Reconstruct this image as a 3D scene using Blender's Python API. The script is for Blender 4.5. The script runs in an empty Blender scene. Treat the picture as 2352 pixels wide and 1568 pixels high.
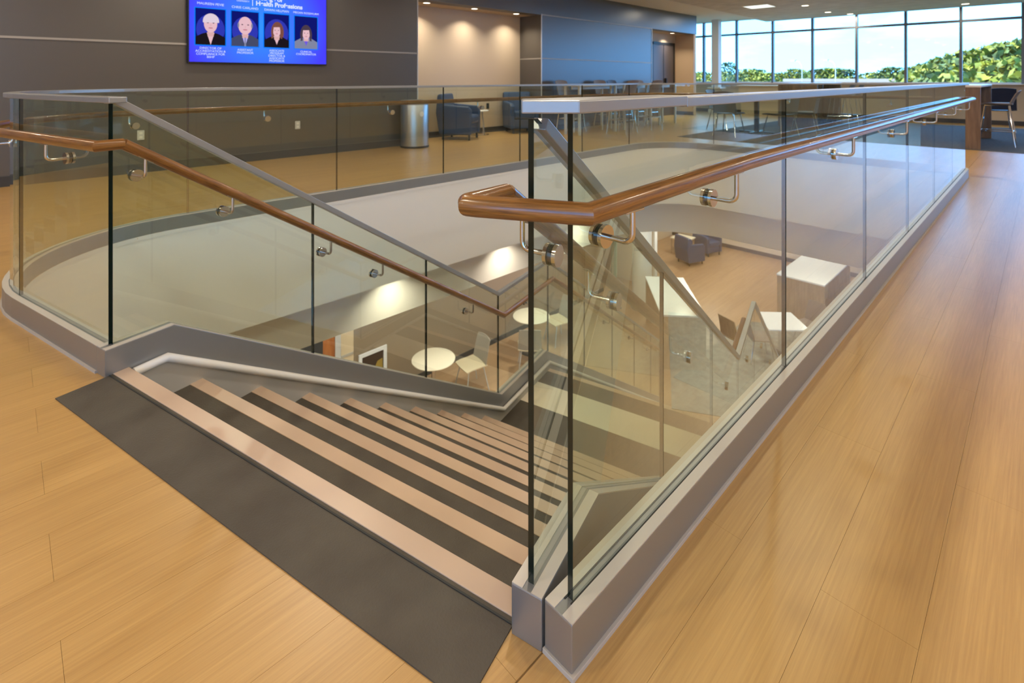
import bpy, bmesh, math, random
from mathutils import Vector, Matrix
from mathutils.geometry import tessellate_polygon
random.seed(7)
sc = bpy.context.scene
COL = sc.collection
PI = math.pi
def R(a): return math.radians(a)

# ------------------------------------------------------------------ camera
EYE = 1.137
YAW = math.atan2(2405 - 1176, 1202.0)          # camera heading against the building's x axis
cam_d = bpy.data.cameras.new('camera')
cam_d.sensor_width = 36.0; cam_d.sensor_fit = 'HORIZONTAL'
cam_d.lens = 1202.0 / 2352.0 * 36.0
cam_d.shift_y = -603.0 / 2352.0
cam_d.clip_start = 0.02; cam_d.clip_end = 600
cam_d.dof.use_dof = True; cam_d.dof.focus_distance = 1.02; cam_d.dof.aperture_fstop = 7.1
cam = bpy.data.objects.new('camera', cam_d); COL.objects.link(cam)
cam.location = (0, 0, EYE); cam.rotation_euler = (PI/2, 0, YAW - PI/2)
sc.camera = cam

# ------------------------------------------------------------------ view, render quality
vs = sc.view_settings
vs.view_transform = 'Standard'; vs.look = 'None'; vs.gamma = 1.0; vs.use_curve_mapping = False
vs.exposure = 0.0
cy = sc.cycles
cy.use_denoising = True
cy.max_bounces = 10; cy.diffuse_bounces = 4; cy.glossy_bounces = 5
cy.transmission_bounces = 8; cy.transparent_max_bounces = 48
cy.caustics_reflective = False; cy.caustics_refractive = False
cy.sample_clamp_indirect = 4.0

# ------------------------------------------------------------------ world: sky with soft clouds
SKY = 10.0
w = bpy.data.worlds.new('world'); sc.world = w; w.use_nodes = True
nt = w.node_tree; nt.nodes.clear()
def N(t, typ, **k):
    n = t.nodes.new(typ)
    for a, b in k.items():
        if a in ('x', 'y'): continue
        setattr(n, a, b)
    return n
out = N(nt, 'ShaderNodeOutputWorld'); bg = N(nt, 'ShaderNodeBackground')
tc = N(nt, 'ShaderNodeTexCoord'); mp = N(nt, 'ShaderNodeMapping')
mp.inputs['Scale'].default_value = (2.6, 2.6, 9.0)
nz = N(nt, 'ShaderNodeTexNoise'); nz.inputs['Scale'].default_value = 1.6; nz.inputs['Detail'].default_value = 7; nz.inputs['Roughness'].default_value = .55
cr = N(nt, 'ShaderNodeValToRGB')
cr.color_ramp.elements[0].position = .44; cr.color_ramp.elements[0].color = (.078, .33, .79, 1)
cr.color_ramp.elements[1].position = .66; cr.color_ramp.elements[1].color = (.19, .44, .82, 1)
sep = N(nt, 'ShaderNodeSeparateXYZ'); mr = N(nt, 'ShaderNodeMapRange')
mr.inputs[1].default_value = 0.0; mr.inputs[2].default_value = .30; mr.inputs[3].default_value = .75; mr.inputs[4].default_value = 0.0
mx = N(nt, 'ShaderNodeMix', data_type='RGBA'); mx.inputs['B'].default_value = (.108, .37, .80, 1)
nt.links.new(tc.outputs['Generated'], mp.inputs['Vector']); nt.links.new(mp.outputs[0], nz.inputs['Vector'])
nt.links.new(nz.outputs['Fac'], cr.inputs[0]); nt.links.new(tc.outputs['Generated'], sep.inputs[0])
nt.links.new(sep.outputs['Z'], mr.inputs[0]); nt.links.new(mr.outputs[0], mx.inputs['Factor'])
nt.links.new(cr.outputs[0], mx.inputs['A']); nt.links.new(mx.outputs['Result'], bg.inputs['Color'])
bg.inputs['Strength'].default_value = SKY
nt.links.new(bg.outputs[0], out.inputs[0])

# ------------------------------------------------------------------ sun on the trees outside (behind the building)
sun_d = bpy.data.lights.new('sun', 'SUN'); sun_d.energy = 19.0; sun_d.color = (1, .90, .62); sun_d.angle = R(1)
sun = bpy.data.objects.new('sun', sun_d); COL.objects.link(sun)
sun.rotation_euler = Vector((.42, -.52, -.74)).to_track_quat('-Z', 'Y').to_euler()

# light levels of the room's own lamps
P_DOWN = 23.5
P_ALC = 9.5
P_LOW = 52.0
WARM = (1.0, .88, .69)

# ------------------------------------------------------------------ materials
MATS = {}
def mat(name, col, rough=.5, metal=0., spec=.5, emit=None, est=0., alpha=None, coat=0., sheen=0.):
    m = bpy.data.materials.new(name); m.use_nodes = True
    b = m.node_tree.nodes['Principled BSDF']
    b.inputs['Base Color'].default_value = (*col, 1); b.inputs['Roughness'].default_value = rough
    b.inputs['Metallic'].default_value = metal; b.inputs['Specular IOR Level'].default_value = spec
    b.inputs['Coat Weight'].default_value = coat; b.inputs['Coat Roughness'].default_value = .1
    if emit: b.inputs['Emission Color'].default_value = (*emit, 1); b.inputs['Emission Strength'].default_value = est
    MATS[name] = m; return m
def bump(m, scale, strength, dist=.002, detail=3, mapscale=None, coord='Position'):
    t = m.node_tree; b = t.nodes['Principled BSDF']
    n = N(t, 'ShaderNodeTexNoise'); n.inputs['Scale'].default_value = scale; n.inputs['Detail'].default_value = detail
    g = N(t, 'ShaderNodeNewGeometry')
    if mapscale:
        mpn = N(t, 'ShaderNodeMapping'); mpn.inputs['Scale'].default_value = mapscale
        t.links.new(g.outputs['Position'], mpn.inputs[0]); t.links.new(mpn.outputs[0], n.inputs['Vector'])
    else: t.links.new(g.outputs['Position'], n.inputs['Vector'])
    bn = N(t, 'ShaderNodeBump'); bn.inputs['Strength'].default_value = strength; bn.inputs['Distance'].default_value = dist
    t.links.new(n.outputs['Fac'], bn.inputs['Height']); t.links.new(bn.outputs[0], b.inputs['Normal'])
    return n
def vary(m, c1, c2, scale, detail=4, mapscale=None, p0=.3, p1=.7, rough=None):
    t = m.node_tree; b = t.nodes['Principled BSDF']
    n = N(t, 'ShaderNodeTexNoise'); n.inputs['Scale'].default_value = scale; n.inputs['Detail'].default_value = detail
    g = N(t, 'ShaderNodeNewGeometry')
    if mapscale:
        mpn = N(t, 'ShaderNodeMapping'); mpn.inputs['Scale'].default_value = mapscale
        t.links.new(g.outputs['Position'], mpn.inputs[0]); t.links.new(mpn.outputs[0], n.inputs['Vector'])
    else: t.links.new(g.outputs['Position'], n.inputs['Vector'])
    r = N(t, 'ShaderNodeValToRGB'); r.color_ramp.elements[0].color = (*c1, 1); r.color_ramp.elements[1].color = (*c2, 1)
    r.color_ramp.elements[0].position = p0; r.color_ramp.elements[1].position = p1
    t.links.new(n.outputs['Fac'], r.inputs[0]); t.links.new(r.outputs[0], b.inputs['Base Color'])

# plank floor: grain runs along x, tone differs a little from plank to plank
ROW0, ROWW, PLEN = .875, .174, 1.22
def make_wood_floor(name, ca, cb, rough):
    m = mat(name, ca, rough, 0, .75, coat=.25); m.node_tree.nodes['Principled BSDF'].inputs['Coat Roughness'].default_value = .30
    t = m.node_tree; b = t.nodes['Principled BSDF']; L = t.links.new
    g = N(t, 'ShaderNodeNewGeometry'); s = N(t, 'ShaderNodeSeparateXYZ'); L(g.outputs['Position'], s.inputs[0])
    def math_(op, a, bb=None):
        n = N(t, 'ShaderNodeMath', operation=op)
        for i, q in enumerate((a, bb)):
            if q is None: continue
            if isinstance(q, (int, float)): n.inputs[i].default_value = q
            else: L(q, n.inputs[i])
        return n.outputs[0]
    row = math_('FLOOR', math_('DIVIDE', math_('SUBTRACT', s.outputs['Y'], ROW0), ROWW))
    par = math_('FLOORED_MODULO', row, 2.0)
    colx = math_('FLOOR', math_('DIVIDE', math_('SUBTRACT', s.outputs['X'], math_('ADD', .087, math_('MULTIPLY', par, PLEN/2))), PLEN))
    cmb = N(t, 'ShaderNodeCombineXYZ'); L(row, cmb.inputs[0]); L(colx, cmb.inputs[1])
    wn = N(t, 'ShaderNodeTexWhiteNoise', noise_dimensions='2D'); L(cmb.outputs[0], wn.inputs['Vector'])
    mpn = N(t, 'ShaderNodeMapping'); mpn.inputs['Scale'].default_value = (1.6, 70, 1); L(g.outputs['Position'], mpn.inputs[0])
    n1 = N(t, 'ShaderNodeTexNoise'); n1.inputs['Scale'].default_value = 2.2; n1.inputs['Detail'].default_value = 6; n1.inputs['Roughness'].default_value = .65
    L(mpn.outputs[0], n1.inputs['Vector'])
    mp2 = N(t, 'ShaderNodeMapping'); mp2.inputs['Scale'].default_value = (.8, 9, 1); L(g.outputs['Position'], mp2.inputs[0])
    n2 = N(t, 'ShaderNodeTexNoise'); n2.inputs['Scale'].default_value = 1.4; n2.inputs['Detail'].default_value = 4; L(mp2.outputs[0], n2.inputs['Vector'])
    f = math_('ADD', math_('ADD', math_('MULTIPLY', n1.outputs['Fac'], .62), math_('MULTIPLY', n2.outputs['Fac'], .38)), math_('MULTIPLY', math_('SUBTRACT', wn.outputs['Value'], .5), .045))
    r = N(t, 'ShaderNodeValToRGB'); r.color_ramp.elements[0].color = (*ca, 1); r.color_ramp.elements[1].color = (*cb, 1)
    r.color_ramp.elements[0].position = .34; r.color_ramp.elements[1].position = .64
    L(f, r.inputs[0]); L(r.outputs[0], b.inputs['Base Color'])
    bn = N(t, 'ShaderNodeBump'); bn.inputs['Strength'].default_value = .06; bn.inputs['Distance'].default_value = .002
    L(n1.outputs['Fac'], bn.inputs['Height']); L(bn.outputs[0], b.inputs['Normal'])
    return m
make_wood_floor('wood_floor', (.435, .245, .074), (.585, .352, .118), .36)
make_wood_floor('lower_wood', (.34, .20, .105), (.46, .29, .16), .32)

def make_handrail():
    m = mat('rail_wood', (.3, .12, .04), .28, 0, .5, coat=.25)
    t = m.node_tree; b = t.nodes['Principled BSDF']; L = t.links.new
    uv = N(t, 'ShaderNodeUVMap'); mpn = N(t, 'ShaderNodeMapping'); mpn.inputs['Scale'].default_value = (7, 150, 1)
    L(uv.outputs[0], mpn.inputs[0])
    n = N(t, 'ShaderNodeTexNoise'); n.inputs['Scale'].default_value = 1.0; n.inputs['Detail'].default_value = 6; n.inputs['Roughness'].default_value = .7; n.inputs['Distortion'].default_value = .4
    L(mpn.outputs[0], n.inputs['Vector'])
    r = N(t, 'ShaderNodeValToRGB')
    r.color_ramp.elements[0].position = .32; r.color_ramp.elements[0].color = (.105, .038, .008, 1)
    r.color_ramp.elements[1].position = .68; r.color_ramp.elements[1].color = (.38, .165, .036, 1)
    L(n.outputs['Fac'], r.inputs[0]); L(r.outputs[0], b.inputs['Base Color'])
make_handrail()

def make_glass(name, tint):
    m = bpy.data.materials.new(name); m.use_nodes = True; t = m.node_tree; t.nodes.clear(); L = t.links.new
    o = N(t, 'ShaderNodeOutputMaterial'); tr = N(t, 'ShaderNodeBsdfTransparent'); gl = N(t, 'ShaderNodeBsdfGlossy'); mixn = N(t, 'ShaderNodeMixShader')
    tr.inputs[0].default_value = (*tint, 1); gl.inputs['Roughness'].default_value = 0.0; gl.inputs['Color'].default_value = (.97, 1, .98, 1)
    fr = N(t, 'ShaderNodeFresnel'); fr.inputs[0].default_value = 1.5
    g = N(t, 'ShaderNodeNewGeometry')
    inv = N(t, 'ShaderNodeMath', operation='SUBTRACT'); inv.inputs[0].default_value = 1.0; L(g.outputs['Backfacing'], inv.inputs[1])
    dbl = N(t, 'ShaderNodeMath', operation='MULTIPLY'); dbl.inputs[1].default_value = 1.6; L(fr.outputs[0], dbl.inputs[0]); dbl.use_clamp = True
    f = N(t, 'ShaderNodeMath', operation='MULTIPLY'); L(dbl.outputs[0], f.inputs[0]); L(inv.outputs[0], f.inputs[1])
    L(f.outputs[0], mixn.inputs[0]); L(tr.outputs[0], mixn.inputs[1]); L(gl.outputs[0], mixn.inputs[2]); L(mixn.outputs[0], o.inputs[0])
    MATS[name] = m; return m
make_glass('glass', (.922, .968, .922))
make_glass('window_glass', (.985, .99, .985))
mat('glass_edge', (.004, .013, .010), .15, 0, .5)

mat('aluminium', (.37, .385, .40), .40, .75); bump(MATS['aluminium'], 900, .02, .0005)
mat('aluminium_light', (.78, .78, .77), .40, .6)
mat('cap_metal', (.40, .41, .42), .36, .60)
mat('shoe_top', (.66, .61, .55), .45, .3)
mat('toe', (.50, .45, .39), .7)
mat('brushed', (.50, .53, .57), .34, 1.0)
mat('stainless', (.66, .62, .56), .16, 1.0)
mat('chrome', (.75, .75, .76), .12, 1.0)
mat('underlay', (.30, .18, .075), .7)
mat('gasket', (.03, .03, .028), .6)
mat('white_trim', (.86, .84, .80), .45)
mat('fascia_paint', (.92, .895, .84), .55)
mat('skirt_paint', (.50, .485, .455), .40)
mat('rubber', (.08, .066, .051), .58, 0, .45); bump(MATS['rubber'], 190, .55, .002, 2)
vary(MATS['rubber'], (.066, .054, .041), (.096, .082, .063), 6, 4)
mat('nosing', (.60, .44, .33), .30, 0, .5); vary(MATS['nosing'], (.56, .41, .30), (.66, .49, .36), 3, 3)
mat('wall_dark', (.092, .083, .073), .32, 0, 1.0)
mat('wall_beige', (.60, .485, .36), .6)
mat('wall_tan', (.56, .40, .25), .6)
mat('wall_room', (.66, .56, .44), .6)
mat('baseboard', (.05, .046, .044), .45)
mat('stripe', (.42, .39, .35), .4)
mat('ceiling', (.88, .88, .87), .8)
mat('ceiling_tex', (.55, .51, .46), .9); vary(MATS['ceiling_tex'], (.62, .61, .59), (.82, .81, .79), 9, 6, (1, .35, 1)); 
mat('mullion', (.16, .16, .165), .4, .4)
mat('mullion_light', (.62, .63, .64), .4, .3)
mat('sill', (.72, .68, .62), .4)
mat('column', (.72, .70, .66), .5)
mat('carpet', (.075, .085, .10), .95); vary(MATS['carpet'], (.06, .07, .085), (.11, .118, .13), 30, 3)
mat('carpet_low', (.26, .25, .22), .95); vary(MATS['carpet_low'], (.20, .19, .17), (.33, .31, .26), 7, 5)
mat('navy', (.028, .062, .155), .42, 0, .5)
mat('navy_dark', (.018, .024, .055), .5)
mat('grey_shell', (.12, .13, .155), .45)
mat('white_top', (.82, .83, .86), .22)
mat('cream_top', (.84, .76, .62), .35)
mat('walnut', (.20, .125, .075), .40); vary(MATS['walnut'], (.15, .092, .055), (.25, .16, .10), 4, 5, (6, 6, .7))
mat('oak_panel', (.30, .21, .12), .42); vary(MATS['oak_panel'], (.25, .17, .095), (.37, .26, .15), 4, 5, (6, 6, .7))
mat('seat_cream', (.72, .62, .44), .5)
mat('mesh_grey', (.36, .33, .29), .6)
mat('stool_brown', (.18, .14, .12), .5)
mat('black', (.012, .012, .013), .4)
mat('dark_metal', (.05, .055, .06), .35, .5)
mat('brown_wall', (.27, .205, .14), .55)
mat('cream_wall', (.66, .53, .36), .6)
mat('door_orange', (.36, .12, .03), .45); vary(MATS['door_orange'], (.28, .085, .02), (.42, .15, .04), 4, 5, (6, 6, .6))
mat('door_dark', (.075, .06, .058), .35)
mat('plate', (.62, .60, .55), .45)
mat('poster_green', (.22, .38, .30), .5)
mat('poster_pale', (.62, .66, .56), .5)
mat('poster_dark', (.05, .045, .05), .5)
mat('poster_red', (.6, .1, .06), .5)
mat('art_dark', (.05, .028, .018), .5)
mat('art_gold', (.35, .24, .05), .5)
mat('art_red', (.25, .05, .03), .5)
mat('lens', (1, .9, .75), .5, emit=(1.0, .86, .66), est=5.0)
mat('panel_lens', (1, 1, 1), .5, emit=(.92, 1.0, .96), est=1.0)
mat('lens_ring', (.85, .80, .72), .5)
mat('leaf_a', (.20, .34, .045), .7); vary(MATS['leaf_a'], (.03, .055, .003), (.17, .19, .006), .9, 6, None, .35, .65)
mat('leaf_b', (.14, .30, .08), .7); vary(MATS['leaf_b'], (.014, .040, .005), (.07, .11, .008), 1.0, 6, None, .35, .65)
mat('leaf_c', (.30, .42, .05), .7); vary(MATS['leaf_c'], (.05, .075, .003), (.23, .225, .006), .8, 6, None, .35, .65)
mat('bark', (.12, .09, .06), .8)
mat('grass', (.05, .06, .01), .9)
mat('white_roof', (.3, .25, .2), .5)
mat('brick_pink', (.18, .10, .06), .7)
mat('pole_metal', (.45, .5, .52), .4, .5)
# the lit screen
def screen_mat():
    m = bpy.data.materials.new('screen_blue'); m.use_nodes = True; t = m.node_tree; t.nodes.clear(); L = t.links.new
    o = N(t, 'ShaderNodeOutputMaterial'); e = N(t, 'ShaderNodeEmission'); L(e.outputs[0], o.inputs[0])
    g = N(t, 'ShaderNodeNewGeometry'); s = N(t, 'ShaderNodeSeparateXYZ'); L(g.outputs['Position'], s.inputs[0])
    d = N(t, 'ShaderNodeVectorMath', operation='DISTANCE'); d.inputs[1].default_value = (2.58, 7.6, 1.85); L(g.outputs['Position'], d.inputs[0])
    r = N(t, 'ShaderNodeValToRGB'); L(d.outputs['Value'], r.inputs[0])
    r.color_ramp.elements[0].position = .05; r.color_ramp.elements[0].color = (.03, .24, 1.0, 1)
    r.color_ramp.elements[1].position = .95; r.color_ramp.elements[1].color = (.055, .045, .85, 1)
    L(r.outputs[0], e.inputs['Color']); e.inputs['Strength'].default_value = 1.25
    MATS['screen_blue'] = m
screen_mat()
for nm, c in dict(scr_white=(.72, .8, 1.0), scr_frame=(.0, .20, .95), scr_navy=(.005, .008, .16), scr_glow=(.03, .04, .45), scr_black=(.012, .008, .012),
                  scr_skin=(.80, .50, .56), scr_skin2=(.72, .42, .42), scr_blond=(.75, .62, .72), scr_brown=(.20, .075, .06), scr_darkhair=(.07, .045, .07), scr_suit=(.06, .07, .14),
                  scr_shirt=(.45, .42, .9), scr_grey=(.22, .24, .36), scr_violet=(.16, .10, .75), scr_lip=(.55, .20, .26), scr_eye=(.10, .06, .09)).items():
    m = bpy.data.materials.new(nm); m.use_nodes = True; t = m.node_tree; t.nodes.clear()
    o = N(t, 'ShaderNodeOutputMaterial'); e = N(t, 'ShaderNodeEmission'); e.inputs[0].default_value = (*c, 1); t.links.new(e.outputs[0], o.inputs[0]); MATS[nm] = m

# ------------------------------------------------------------------ mesh builder
def V(*a): return Vector(a)
class MB:
    def __init__(self): self.v = []; self.f = []; self.m = []; self.uv = {}
    def add(self, vs, fs, mi=0):
        o = len(self.v); self.v += [tuple(q) for q in vs]
        for q in fs: self.f.append(tuple(o + i for i in q)); self.m.append(mi)
        return self
    def box(self, x0, y0, z0, x1, y1, z1, mi=0):
        return self.add([(x0,y0,z0),(x1,y0,z0),(x1,y1,z0),(x0,y1,z0),(x0,y0,z1),(x1,y0,z1),(x1,y1,z1),(x0,y1,z1)],
                        [(0,3,2,1),(4,5,6,7),(0,1,5,4),(1,2,6,5),(2,3,7,6),(3,0,4,7)], mi)
    def hexa(self, p, mi=0):            # eight corners: bottom ring, top ring
        return self.add(p, [(0,3,2,1),(4,5,6,7),(0,1,5,4),(1,2,6,5),(2,3,7,6),(3,0,4,7)], mi)
    def prism(self, poly, z0, z1, mi=0, side=None):
        n = len(poly); o = len(self.v)
        self.v += [(x, y, z0) for x, y in poly] + [(x, y, z1) for x, y in poly]
        self.f.append(tuple(o + i for i in reversed(range(n)))); self.m.append(mi)
        self.f.append(tuple(o + n + i for i in range(n))); self.m.append(mi)
        for i in range(n):
            j = (i + 1) % n; self.f.append((o+i, o+j, o+n+j, o+n+i)); self.m.append(mi if side is None else side)
        return self
    def extrude(self, pts, off, mi=0, side=None):   # planar polygon (3-D points) pushed by a vector
        n = len(pts); o = len(self.v); off = Vector(off)
        self.v += [tuple(p) for p in pts] + [tuple(Vector(p) + off) for p in pts]
        self.f.append(tuple(o + i for i in reversed(range(n)))); self.m.append(mi)
        self.f.append(tuple(o + n + i for i in range(n))); self.m.append(mi)
        for i in range(n):
            j = (i + 1) % n; self.f.append((o+i, o+j, o+n+j, o+n+i)); self.m.append(mi if side is None else side)
        return self
    def sweep(self, path, prof, mi=0, caps=True, uv=False):
        # a profile (a: to the side, b: up) carried along a 3-D path with mitred corners
        P = [Vector(p) for p in path]; n = len(P); k = len(prof)
        d = [(P[i+1] - P[i]).normalized() for i in range(n-1)]
        up = Vector((0,0,1)); side = d[0].cross(up)
        if side.length < 1e-4: side = Vector((1,0,0))
        side.normalize(); upp = side.cross(d[0]).normalized()
        ring = [P[0] + side*a + upp*b for a, b in prof]; o = len(self.v); lens = [0.0]
        self.v += [tuple(q) for q in ring]
        for i in range(1, n):
            nrm = d[i-1] if i == n-1 else (d[i-1] + d[i]).normalized()
            new = []
            for q in ring:
                tt = (P[i] - q).dot(nrm) / d[i-1].dot(nrm); new.append(q + d[i-1]*tt)
            ring = new; self.v += [tuple(q) for q in ring]; lens.append(lens[-1] + (P[i]-P[i-1]).length)
        for i in range(n-1):
            for j in range(k):
                j2 = (j+1) % k; fi = len(self.f)
                self.f.append((o+i*k+j, o+(i+1)*k+j, o+(i+1)*k+j2, o+i*k+j2)); self.m.append(mi)
                if uv:
                    self.uv[fi] = [(lens[i], j/k*.13), (lens[i+1], j/k*.13), (lens[i+1], (j+1)/k*.13), (lens[i], (j+1)/k*.13)]
        if caps:
            self.f.append(tuple(o + j for j in range(k))); self.m.append(mi)
            self.f.append(tuple(o + (n-1)*k + j for j in reversed(range(k)))); self.m.append(mi)
        return self
    def tube(self, path, r, seg=10, mi=0, caps=True, uv=False):
        return self.sweep(path, [(r*math.cos(2*PI*i/seg), r*math.sin(2*PI*i/seg)) for i in range(seg)], mi, caps, uv)
    def cyl(self, p, q, r, seg=14, mi=0, r2=None):
        p, q = Vector(p), Vector(q); r2 = r if r2 is None else r2
        ax = (q-p).normalized(); s = ax.cross(Vector((0,0,1)))
        if s.length < 1e-4: s = Vector((1,0,0))
        s.normalize(); u = s.cross(ax)
        o = len(self.v)
        for c, rr in ((p, r), (q, r2)):
            for i in range(seg):
                a = 2*PI*i/seg; self.v.append(tuple(c + s*rr*math.cos(a) + u*rr*math.sin(a)))
        for i in range(seg):
            j = (i+1) % seg; self.f.append((o+i, o+seg+i, o+seg+j, o+j)); self.m.append(mi)
        self.f.append(tuple(o+i for i in range(seg))); self.m.append(mi)
        self.f.append(tuple(o+seg+i for i in reversed(range(seg)))); self.m.append(mi)
        return self
    def lathe(self, prof, c=(0,0,0), seg=24, mi=0, sx=1, sy=1):
        o = len(self.v); k = len(prof)
        for i in range(seg):
            a = 2*PI*i/seg
            for r, z in prof: self.v.append((c[0]+r*math.cos(a)*sx, c[1]+r*math.sin(a)*sy, c[2]+z))
        for i in range(seg):
            j = (i+1) % seg
            for q in range(k-1): self.f.append((o+i*k+q, o+j*k+q, o+j*k+q+1, o+i*k+q+1)); self.m.append(mi)
        return self
    def ball(self, c, r, mi=0, su=12, sv=8, jit=0.0):
        rx, ry, rz = r if isinstance(r, tuple) else (r, r, r); o = len(self.v)
        for i in range(sv+1):
            for j in range(su):
                th = PI*i/sv; ph = 2*PI*j/su; q = 1 + random.uniform(-jit, jit)
                self.v.append((c[0]+rx*q*math.sin(th)*math.cos(ph), c[1]+ry*q*math.sin(th)*math.sin(ph), c[2]+rz*q*math.cos(th)))
        for i in range(sv):
            for j in range(su):
                j2 = (j+1) % su; self.f.append((o+i*su+j, o+(i+1)*su+j, o+(i+1)*su+j2, o+i*su+j2)); self.m.append(mi)
        return self
    def grid(self, pts, thick, mi=0):       # pts[i][j] a surface patch, given a thickness along its normals
        ni, nj = len(pts), len(pts[0]); P = [[Vector(q) for q in row] for row in pts]; o = len(self.v)
        def nrm(i, j):
            a = P[min(i+1, ni-1)][j] - P[max(i-1, 0)][j]; b = P[i][min(j+1, nj-1)] - P[i][max(j-1, 0)]
            return a.cross(b).normalized()
        for i in range(ni):
            for j in range(nj): self.v.append(tuple(P[i][j] + nrm(i, j)*thick/2))
        for i in range(ni):
            for j in range(nj): self.v.append(tuple(P[i][j] - nrm(i, j)*thick/2))
        B = ni*nj
        def A(i, j): return o + i*nj + j
        for i in range(ni-1):
            for j in range(nj-1):
                self.f.append((A(i,j), A(i+1,j), A(i+1,j+1), A(i,j+1))); self.m.append(mi)
                self.f.append((B+A(i,j), B+A(i,j+1), B+A(i+1,j+1), B+A(i+1,j))); self.m.append(mi)
        for i in range(ni-1):
            for j in (0, nj-1):
                q = (A(i,j), B+A(i,j), B+A(i+1,j), A(i+1,j)); self.f.append(q if j == 0 else q[::-1]); self.m.append(mi)
        for j in range(nj-1):
            for i in (0, ni-1):
                q = (A(i,j), A(i,j+1), B+A(i,j+1), B+A(i,j)); self.f.append(q if i == 0 else q[::-1]); self.m.append(mi)
        return self
    def mesh(self, name, mats, smooth=False, recalc=True):
        me = bpy.data.meshes.new(name); me.from_pydata(self.v, [], self.f)
        for mm in (mats if isinstance(mats, (list, tuple)) else [mats]): me.materials.append(MATS[mm])
        me.polygons.foreach_set('material_index', self.m)
        if self.uv:
            l = me.uv_layers.new(name='UVMap')
            for p in me.polygons:
                q = self.uv.get(p.index)
                if q:
                    for li, c in zip(p.loop_indices, q): l.data[li].uv = c
        if recalc:
            bm = bmesh.new(); bm.from_mesh(me); bmesh.ops.recalc_face_normals(bm, faces=bm.faces); bm.to_mesh(me); bm.free()
        if smooth:
            me.polygons.foreach_set('use_smooth', [True]*len(me.polygons))
            try: me.set_sharp_from_angle(angle=R(38))
            except Exception: pass
        me.update(); return me
    def build(self, name, mats, parent=None, smooth=False, bevel=0, world=True, label=None, recalc=True, soft=False):
        o = bpy.data.objects.new(name, self.mesh(name, mats, smooth, recalc)); COL.objects.link(o)
        if soft: o.data.polygons.foreach_set('use_smooth', [True]*len(o.data.polygons)); o.data.update()
        if parent is not None:
            o.parent = parent
            if world: o.matrix_parent_inverse = world_matrix(parent).inverted()
        if bevel:
            b = o.modifiers.new('bevel', 'BEVEL'); b.width = bevel; b.segments = 2; b.limit_method = 'ANGLE'; b.angle_limit = R(40)
        if label: o['label'] = label
        return o
def world_matrix(o):
    m = Matrix.LocRotScale(o.location, o.rotation_euler, o.scale)
    if o.parent: return world_matrix(o.parent) @ o.matrix_parent_inverse @ m
    return m
def tag(o, label, cat, group=None):
    o['label'] = label; o['category'] = cat
    if group: o['group'] = group
    return o
def thing(name, label, cat, loc=(0,0,0), rz=0, group=None):
    o = bpy.data.objects.new(name, None); COL.objects.link(o); o.empty_display_size = .1
    o.location = loc; o.rotation_euler = (0, 0, rz); return tag(o, label, cat, group)
def struct(o): o['kind'] = 'structure'; return o
def copy_tree(o, parent=None):
    c = o.copy(); COL.objects.link(c); c.parent = parent
    for ch in list(o.children): copy_tree(ch, c)
    return c
def dup(o, loc, rz, label, group=None):
    c = copy_tree(o); c.location = loc; c.rotation_euler = (0, 0, rz); c['label'] = label
    if group: c['group'] = group
    return c

# ------------------------------------------------------------------ the plan of the stair opening
SA = R(15); DX, DY = math.cos(SA), math.sin(SA)
P0 = (.36, 2.522)                                  # left end of the top nosing
def S(s, t, z=0.0): return Vector((P0[0] + DX*s - DY*t, P0[1] + DY*s + DX*t, z))
RX0, RY, EX, FY = .772, .6625, 8.085, 4.615        # right run starts at RX0 on y=RY, end run on x=EX, far run on y=FY
RC1, RC2, RC3 = .16, .9, .94                       # corner radii
LS = -.043                                         # left run, a line at s=LS across the stair direction
def arc(c, r, a0, a1, n):
    return [(c[0] + r*math.cos(a0 + (a1-a0)*i/n), c[1] + r*math.sin(a0 + (a1-a0)*i/n)) for i in range(n+1)]
# fillet between the far run and the left run
_t = (FY - P0[1] - DY*LS)/DX
_ix = P0[0] + DX*LS - DY*_t
TL = RC3*math.tan(R(52.5)); XA = _ix + TL; TA = _t - TL   # tangent points
C3 = (XA, FY - RC3); C2 = (EX - RC2, FY - RC2); C1 = (EX - RC1, RY + RC1)
def run_right(o, x0=RX0): return [(x0, RY - o), (C1[0], RY - o)]
def run_far(o, t_end=.07):
    p = arc(C1, RC1+o, -PI/2, 0, 6) + arc(C2, RC2+o, 0, PI/2, 12) + arc(C3, RC3+o, PI/2, PI/2 + R(105), 18)
    e = S(LS - o, t_end); return p + [(e.x, e.y)]
def dedupe(p):
    q = [p[0]]
    for a in p[1:]:
        if math.hypot(a[0]-q[-1][0], a[1]-q[-1][1]) > 1e-4: q.append(a)
    return q
def loop(o):                                        # the whole hole outline, counter-clockwise
    return dedupe(run_right(o, RX0 + .02) + run_far(o, .035))
HOLE = loop(-.035)
_fr = S(0, -1.83); _fl = S(0, .03)
HOLE = [p for p in HOLE]
HOLE[0] = (_fr.x + .03, RY + .035)
HOLE = [(_fr.x, _fr.y)] + HOLE + [(_fl.x, _fl.y)]

def poly_with_hole(outer, hole, z, mb, mi=0):
    pts = [Vector((x, y, 0)) for x, y in outer]; hp = [Vector((x, y, 0)) for x, y in hole]
    tris = tessellate_polygon([pts, hp]); allp = pts + hp
    return mb.add([(p.x, p.y, z) for p in allp], tris, mi)
RM = (-6.0, 17.6, -6.0, 7.68)                       # room extents: x0 x1 y0 y1

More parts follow.
